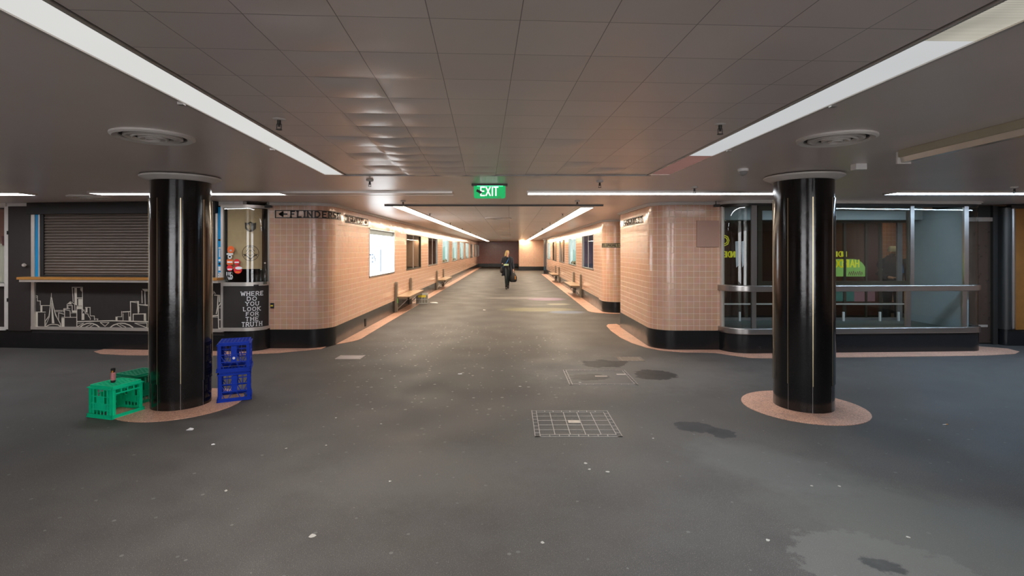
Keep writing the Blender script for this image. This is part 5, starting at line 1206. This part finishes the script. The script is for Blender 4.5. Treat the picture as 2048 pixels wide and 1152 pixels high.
J = {'pel': ((0, .01, .93), (.085, .06)), 'wai': ((0, 0, 1.04), (.10, .075)), 'che': ((0, 0, 1.20), (.12, .085)), 'cla': ((0, .005, 1.32), (.10, .06)), 'nek': ((0, 0, 1.39), .045), 'nk2': ((.003, -.008, 1.43), .045),
     'jaw': ((.008, -.022, 1.475), (.052, .058)), 'hed': ((.006, -.012, 1.53), (.068, .078)), 'top': ((.004, -.004, 1.595), (.05, .055)), 'nose': ((.045, -.095, 1.52), .011),
     'shR': ((-.165, 0, 1.32), .05), 'elR': ((-.225, .02, 1.08), .038), 'wrR': ((-.14, -.14, 1.015), .024), 'haR': ((-.09, -.17, 1.02), .024),
     'shL': ((.165, 0, 1.32), .05), 'elL': ((.215, .03, 1.07), .038), 'wrL': ((.25, -.02, .84), .024), 'haL': ((.26, -.03, .79), .024),
     'hiR': ((-.07, 0, .84), .06), 'knR': ((-.055, -.07, .47), .045), 'anR': ((-.045, -.01, .09), .024), 'toR': ((-.04, -.11, .03), .018),
     'hiL': ((.07, 0, .84), .06), 'knL': ((.055, .03, .46), .045), 'anL': ((.03, .22, .17), .024), 'toL': ((.03, .17, .10), .018)}
E = [('pel', 'wai'), ('wai', 'che'), ('che', 'cla'), ('cla', 'nek'), ('nek', 'nk2'), ('nk2', 'jaw'), ('jaw', 'hed'), ('hed', 'top'), ('hed', 'nose'), ('cla', 'shR'), ('shR', 'elR'), ('elR', 'wrR'), ('wrR', 'haR'), ('cla', 'shL'), ('shL', 'elL'), ('elL', 'wrL'), ('wrL', 'haL'),
     ('pel', 'hiR'), ('hiR', 'knR'), ('knR', 'anR'), ('anR', 'toR'), ('pel', 'hiL'), ('hiL', 'knL'), ('knL', 'anL'), ('anL', 'toL')]
for nm, d, c in (('haR', (1, -.2, 0), (0, -.3, -1)), ('haL', (.1, 0, -1), (-1, 0, -.3))):
    p_, e_ = hand(nm, d, J[nm][0], c); J.update(p_); E += e_
skin_body('body', J, E, 'skin', W)
# clothing
def limb(nm, pts, rad, m, parent, n=12): return MB().tube(pts, rad, n).build(nm, m, parent, True)
for s_, k, a, h_ in ((-1, (-.055, -.07, .47), (-.045, -.02, .11), (-.07, 0, .84)), (1, (.055, .03, .46), (.03, .22, .19), (.07, 0, .84))):
    hv, kv, av = Vector(h_), Vector(k), Vector(a); limb('legging', [hv + Vector((0, 0, .08)), hv, hv.lerp(kv, .5), kv, kv.lerp(av, .35), av], [.095, .10, .082, .064, .062, .044], 'leather', W)
for ax, ay, az, tx, ty, tz in ((-.045, -.02, .0, -.04, -.15, 0), (.03, .22, .09, .03, .14, .0)):
    mb = MB(); mb.loft([ell(ax, ay + .01, az + .0, .04, .045), ell(ax, ay + .0, az + .05, .045, .05), ell(ax, ay, az + .15, .05, .052), ell(ax, ay, az + .2, .05, .052)])
    mb.tube([(ax, ay + .03, az + .035), (ax, ay - .06, az * .6 + .032), (tx, ty, .028 + tz), (tx, ty - .035, .022 + tz)], [.04, .042, .036, .02], 12); mb.build('boot', 'blackcloth', W, True)
MB().loft([ell(0, 0, .84, .155, .115), ell(0, 0, .92, .15, .11), ell(0, 0, 1.04, .125, .095), ell(0, -.01, 1.2, .15, .11), ell(0, 0, 1.32, .13, .08), ell(0, 0, 1.38, .075, .055)]).build('top', 'blackcloth', W, True)
# open coat: shell with a front gap
mb = MB(); rings = []; n = 16
for z, rx, ry, cx in ((.56, .25, .17, 0), (.72, .225, .16, 0), (.90, .20, .145, 0), (1.05, .18, .13, 0), (1.20, .205, .135, 0), (1.30, .225, .115, 0), (1.355, .18, .09, 0), (1.385, .09, .07, 0)):
    g = 38 if z < 1.25 else 24; rings.append([(cx + rx * math.cos(math.radians(-90 + g + (360 - 2 * g) * k / n)), ry * math.sin(math.radians(-90 + g + (360 - 2 * g) * k / n)), z + (.03 if k in (0, n) else 0)) for k in range(n + 1)])
v = [p for r in rings for p in r]; m_ = n + 1; f = [(i * m_ + k, i * m_ + k + 1, (i + 1) * m_ + k + 1, (i + 1) * m_ + k) for i in range(len(rings) - 1) for k in range(n)]
mb.add(v, f); o = mb.build('coat', 'navy', W, True); sd = o.modifiers.new('s', 'SOLIDIFY'); sd.thickness = .014
limb('sleeve', [(-.16, 0, 1.32), (-.205, .01, 1.2), (-.235, .02, 1.07), (-.19, -.07, 1.03), (-.15, -.13, 1.015)], [.07, .062, .055, .048, .04], 'navy', W)
limb('sleeve', [(.16, 0, 1.32), (.195, .015, 1.2), (.22, .03, 1.07), (.24, 0, .94), (.255, -.02, .85)], [.07, .062, .055, .048, .04], 'navy', W)
for s_ in (-1, 1):
    mb = MB(); mb.add([(s_ * .05, -.07, 1.39), (s_ * .11, -.105, 1.33), (s_ * .12, -.135, 1.15), (s_ * .07, -.14, 1.0), (s_ * .055, -.135, 1.2)], [(0, 1, 2, 3, 4)]); o = mb.build('lapel', 'navy', W); o.modifiers.new('s', 'SOLIDIFY').thickness = .012
# hair: swept to her right, shoulder length
mb = MB(); rings = []
for z, rx, ry, cx, cy in ((1.365, .045, .03, -.055, .03), (1.42, .085, .055, -.045, .02), (1.48, .088, .068, -.022, .02), (1.54, .088, .083, -.012, .012), (1.60, .075, .078, -.004, .005), (1.64, .042, .045, 0, 0)):
    rings.append(ell(cx, cy, z, rx, ry, 18))
mb.loft(rings); o = mb.build('hair', 'blond', W, True); o.modifiers.new('s', 'SUBSURF').levels = 1
for dx in (.028, .058): MB().lathe([(.002, -.006), (.007, 0), (.002, .006)], (dx, -.086 + (dx - .028) * .35, 1.535), 8).build('eye', 'black', W)
MB().box(.022, .05, -.089, -.083, 1.478, 1.486).build('mouth', mat('lips', (.45, .12, .10), .5), W)
mb = MB(); mb.tube([(.07, -.05, 1.36), (.02, -.125, 1.22), (-.06, -.14, 1.08), (-.17, -.10, .96), (-.2, -.06, .92)], .010, 6); o = mb.build('shoulder_strap', 'bluebag', W, True)
# bags and booklet
t = thing('handbag', 'small black shoulder bag at the right hip of the walking woman', 'bag', (-.13 - .235, 21.60, .68))
mb = MB(); mb.loft([ell(0, 0, 0, .05, .06), ell(0, 0, .06, .075, .10), ell(0, 0, .16, .07, .10), ell(0, 0, .25, .035, .06)]); mb.build('pouch', 'bagblack', t, True); MB().tube([(0, .05, .23), (.02, 0, .33), (.0, -.05, .23)], .006, 6).build('handle', 'bagblack', t)
t = thing('holdall', 'large black bag with orange marks held by the walking woman', 'bag', (-.13 + .235, 21.62, .30))
mb = MB(); mb.loft([ell(0, 0, 0, .11, .07), ell(.01, 0, .05, .155, .10), ell(.01, 0, .2, .16, .10), ell(0, 0, .33, .11, .075), ell(0, 0, .39, .05, .04)]); mb.build('bag_body', 'bagblack', t, True)
MB().tube([(-.06, 0, .36), (-.02, 0, .455), (.04, 0, .46), (.08, 0, .36)], .008, 6).build('handle', 'bagblack', t)
mb = MB(); 
for k in range(3): mb.box(.085, .105, -.108, -.09, .12 + k * .05, .155 + k * .05)
mb.build('orange_mark', 'orange', t)
t = thing('booklet', 'pale green booklet in the hand of the walking woman', 'booklet', (-.13 - .05, 21.66 - .20, 1.03), .1); mb = MB(); mb.box(-.10, .10, -.02, .02, -.035, .035); mb.build('cover', mat('pale_green', (.45, .62, .35), .5), t, bevel=.01); MB().box(-.095, .103, -.016, .016, -.037, -.033).build('pages', 'paper', t)
# man behind the glass shop
Mn = thing('person', 'man in grey beanie and dark jacket seen through the glass shop', 'person', (8.47, 11.35, 0), math.radians(-20))
J2 = {'pel': ((0, 0, .95), (.14, .11)), 'wai': ((0, 0, 1.1), (.14, .10)), 'che': ((0, 0, 1.28), (.17, .12)), 'cla': ((0, .0, 1.42), (.14, .08)), 'nek': ((0, -.01, 1.48), .06), 'jaw': ((-.02, -.05, 1.555), (.06, .06)), 'hed': ((-.01, -.03, 1.62), (.075, .09)), 'top': ((0, -.01, 1.68), (.06, .07)), 'nose': ((-.07, -.115, 1.60), .013),
      'shR': ((-.18, 0, 1.40), .045), 'elR': ((-.26, -.05, 1.14), .045), 'wrR': ((-.14, -.24, 1.05), .03), 'haR': ((-.09, -.27, 1.05), .028), 'shL': ((.18, 0, 1.40), .045), 'elL': ((.27, 0, 1.13), .045), 'wrL': ((.25, -.08, .90), .03), 'haL': ((.25, -.10, .84), .028),
      'hiR': ((-.09, 0, .88), .095), 'knR': ((-.10, -.02, .50), .065), 'anR': ((-.10, .0, .09), .04), 'toR': ((-.11, -.15, .04), .035), 'hiL': ((.09, 0, .88), .095), 'knL': ((.10, -.02, .50), .065), 'anL': ((.11, 0, .09), .04), 'toL': ((.13, -.15, .04), .035)}
E2 = [('pel', 'wai'), ('wai', 'che'), ('che', 'cla'), ('cla', 'nek'), ('nek', 'jaw'), ('jaw', 'hed'), ('hed', 'top'), ('hed', 'nose'), ('cla', 'shR'), ('shR', 'elR'), ('elR', 'wrR'), ('wrR', 'haR'), ('cla', 'shL'), ('shL', 'elL'), ('elL', 'wrL'), ('wrL', 'haL'), ('pel', 'hiR'), ('hiR', 'knR'), ('knR', 'anR'), ('anR', 'toR'), ('pel', 'hiL'), ('hiL', 'knL'), ('knL', 'anL'), ('anL', 'toL')]
for nm, d, c in (('haR', (1, -.3, 0), (0, -.3, -1)), ('haL', (0, 0, -1), (-1, 0, -.3))):
    p_, e_ = hand(nm, d, J2[nm][0], c); J2.update(p_); E2 += e_
skin_body('body', J2, E2, 'skin', Mn)
MB().loft([ell(0, 0, .84, .20, .16), ell(0, 0, 1.0, .20, .16), ell(0, 0, 1.15, .21, .16), ell(0, 0, 1.32, .24, .17), ell(0, 0, 1.44, .21, .13), ell(0, .01, 1.50, .12, .10), ell(0, .01, 1.53, .10, .09)]).build('jacket', 'blackcloth', Mn, True)
limb('sleeve', [(-.18, 0, 1.43), (-.24, -.03, 1.28), (-.27, -.05, 1.13), (-.2, -.16, 1.08), (-.15, -.23, 1.05)], [.085, .08, .07, .06, .05], 'blackcloth', Mn); limb('sleeve', [(.18, 0, 1.43), (.25, 0, 1.28), (.28, 0, 1.13), (.265, -.05, 1.0), (.25, -.08, .91)], [.085, .08, .07, .06, .05], 'blackcloth', Mn)
for s_ in (-1, 1): limb('trouser_leg', [(s_ * .09, 0, .92), (s_ * .1, -.01, .7), (s_ * .105, -.02, .5), (s_ * .11, 0, .28), (s_ * .11, 0, .05)], [.115, .10, .085, .08, .075], 'denim', Mn); MB().tube([(s_ * .11, .06, .045), (s_ * .115, -.06, .045), (s_ * .12, -.17, .035), (s_ * .12, -.2, .03)], [.045, .05, .042, .02], 10).build('shoe', 'black', Mn, True)
MB().loft([ell(-.01, -.025, 1.615, .092, .108, 16), ell(-.005, -.02, 1.66, .094, .108, 16), ell(0, -.01, 1.71, .078, .09, 16), ell(0, 0, 1.74, .04, .05, 16)]).build('beanie', 'beanie', Mn, True)
MB().loft([ell(-.025, -.075, 1.50, .035, .03), ell(-.025, -.07, 1.535, .058, .048), ell(-.022, -.06, 1.57, .062, .055)]).build('beard', mat('dark_beard', (.05, .03, .02), .9), Mn, True)
mb = MB(); mb.tube([(.10, .13, 1.40), (.12, .02, 1.53), (.11, -.10, 1.46), (.12, -.17, 1.30), (.14, -.16, 1.15)], .022, 8); o = mb.build('bag_strap', 'bluebag', Mn, True)
for dx in (-.045, -.085): MB().lathe([(.002, -.006), (.008, 0), (.002, .006)], (dx, -.112, 1.625), 8).build('eye', 'black', Mn)
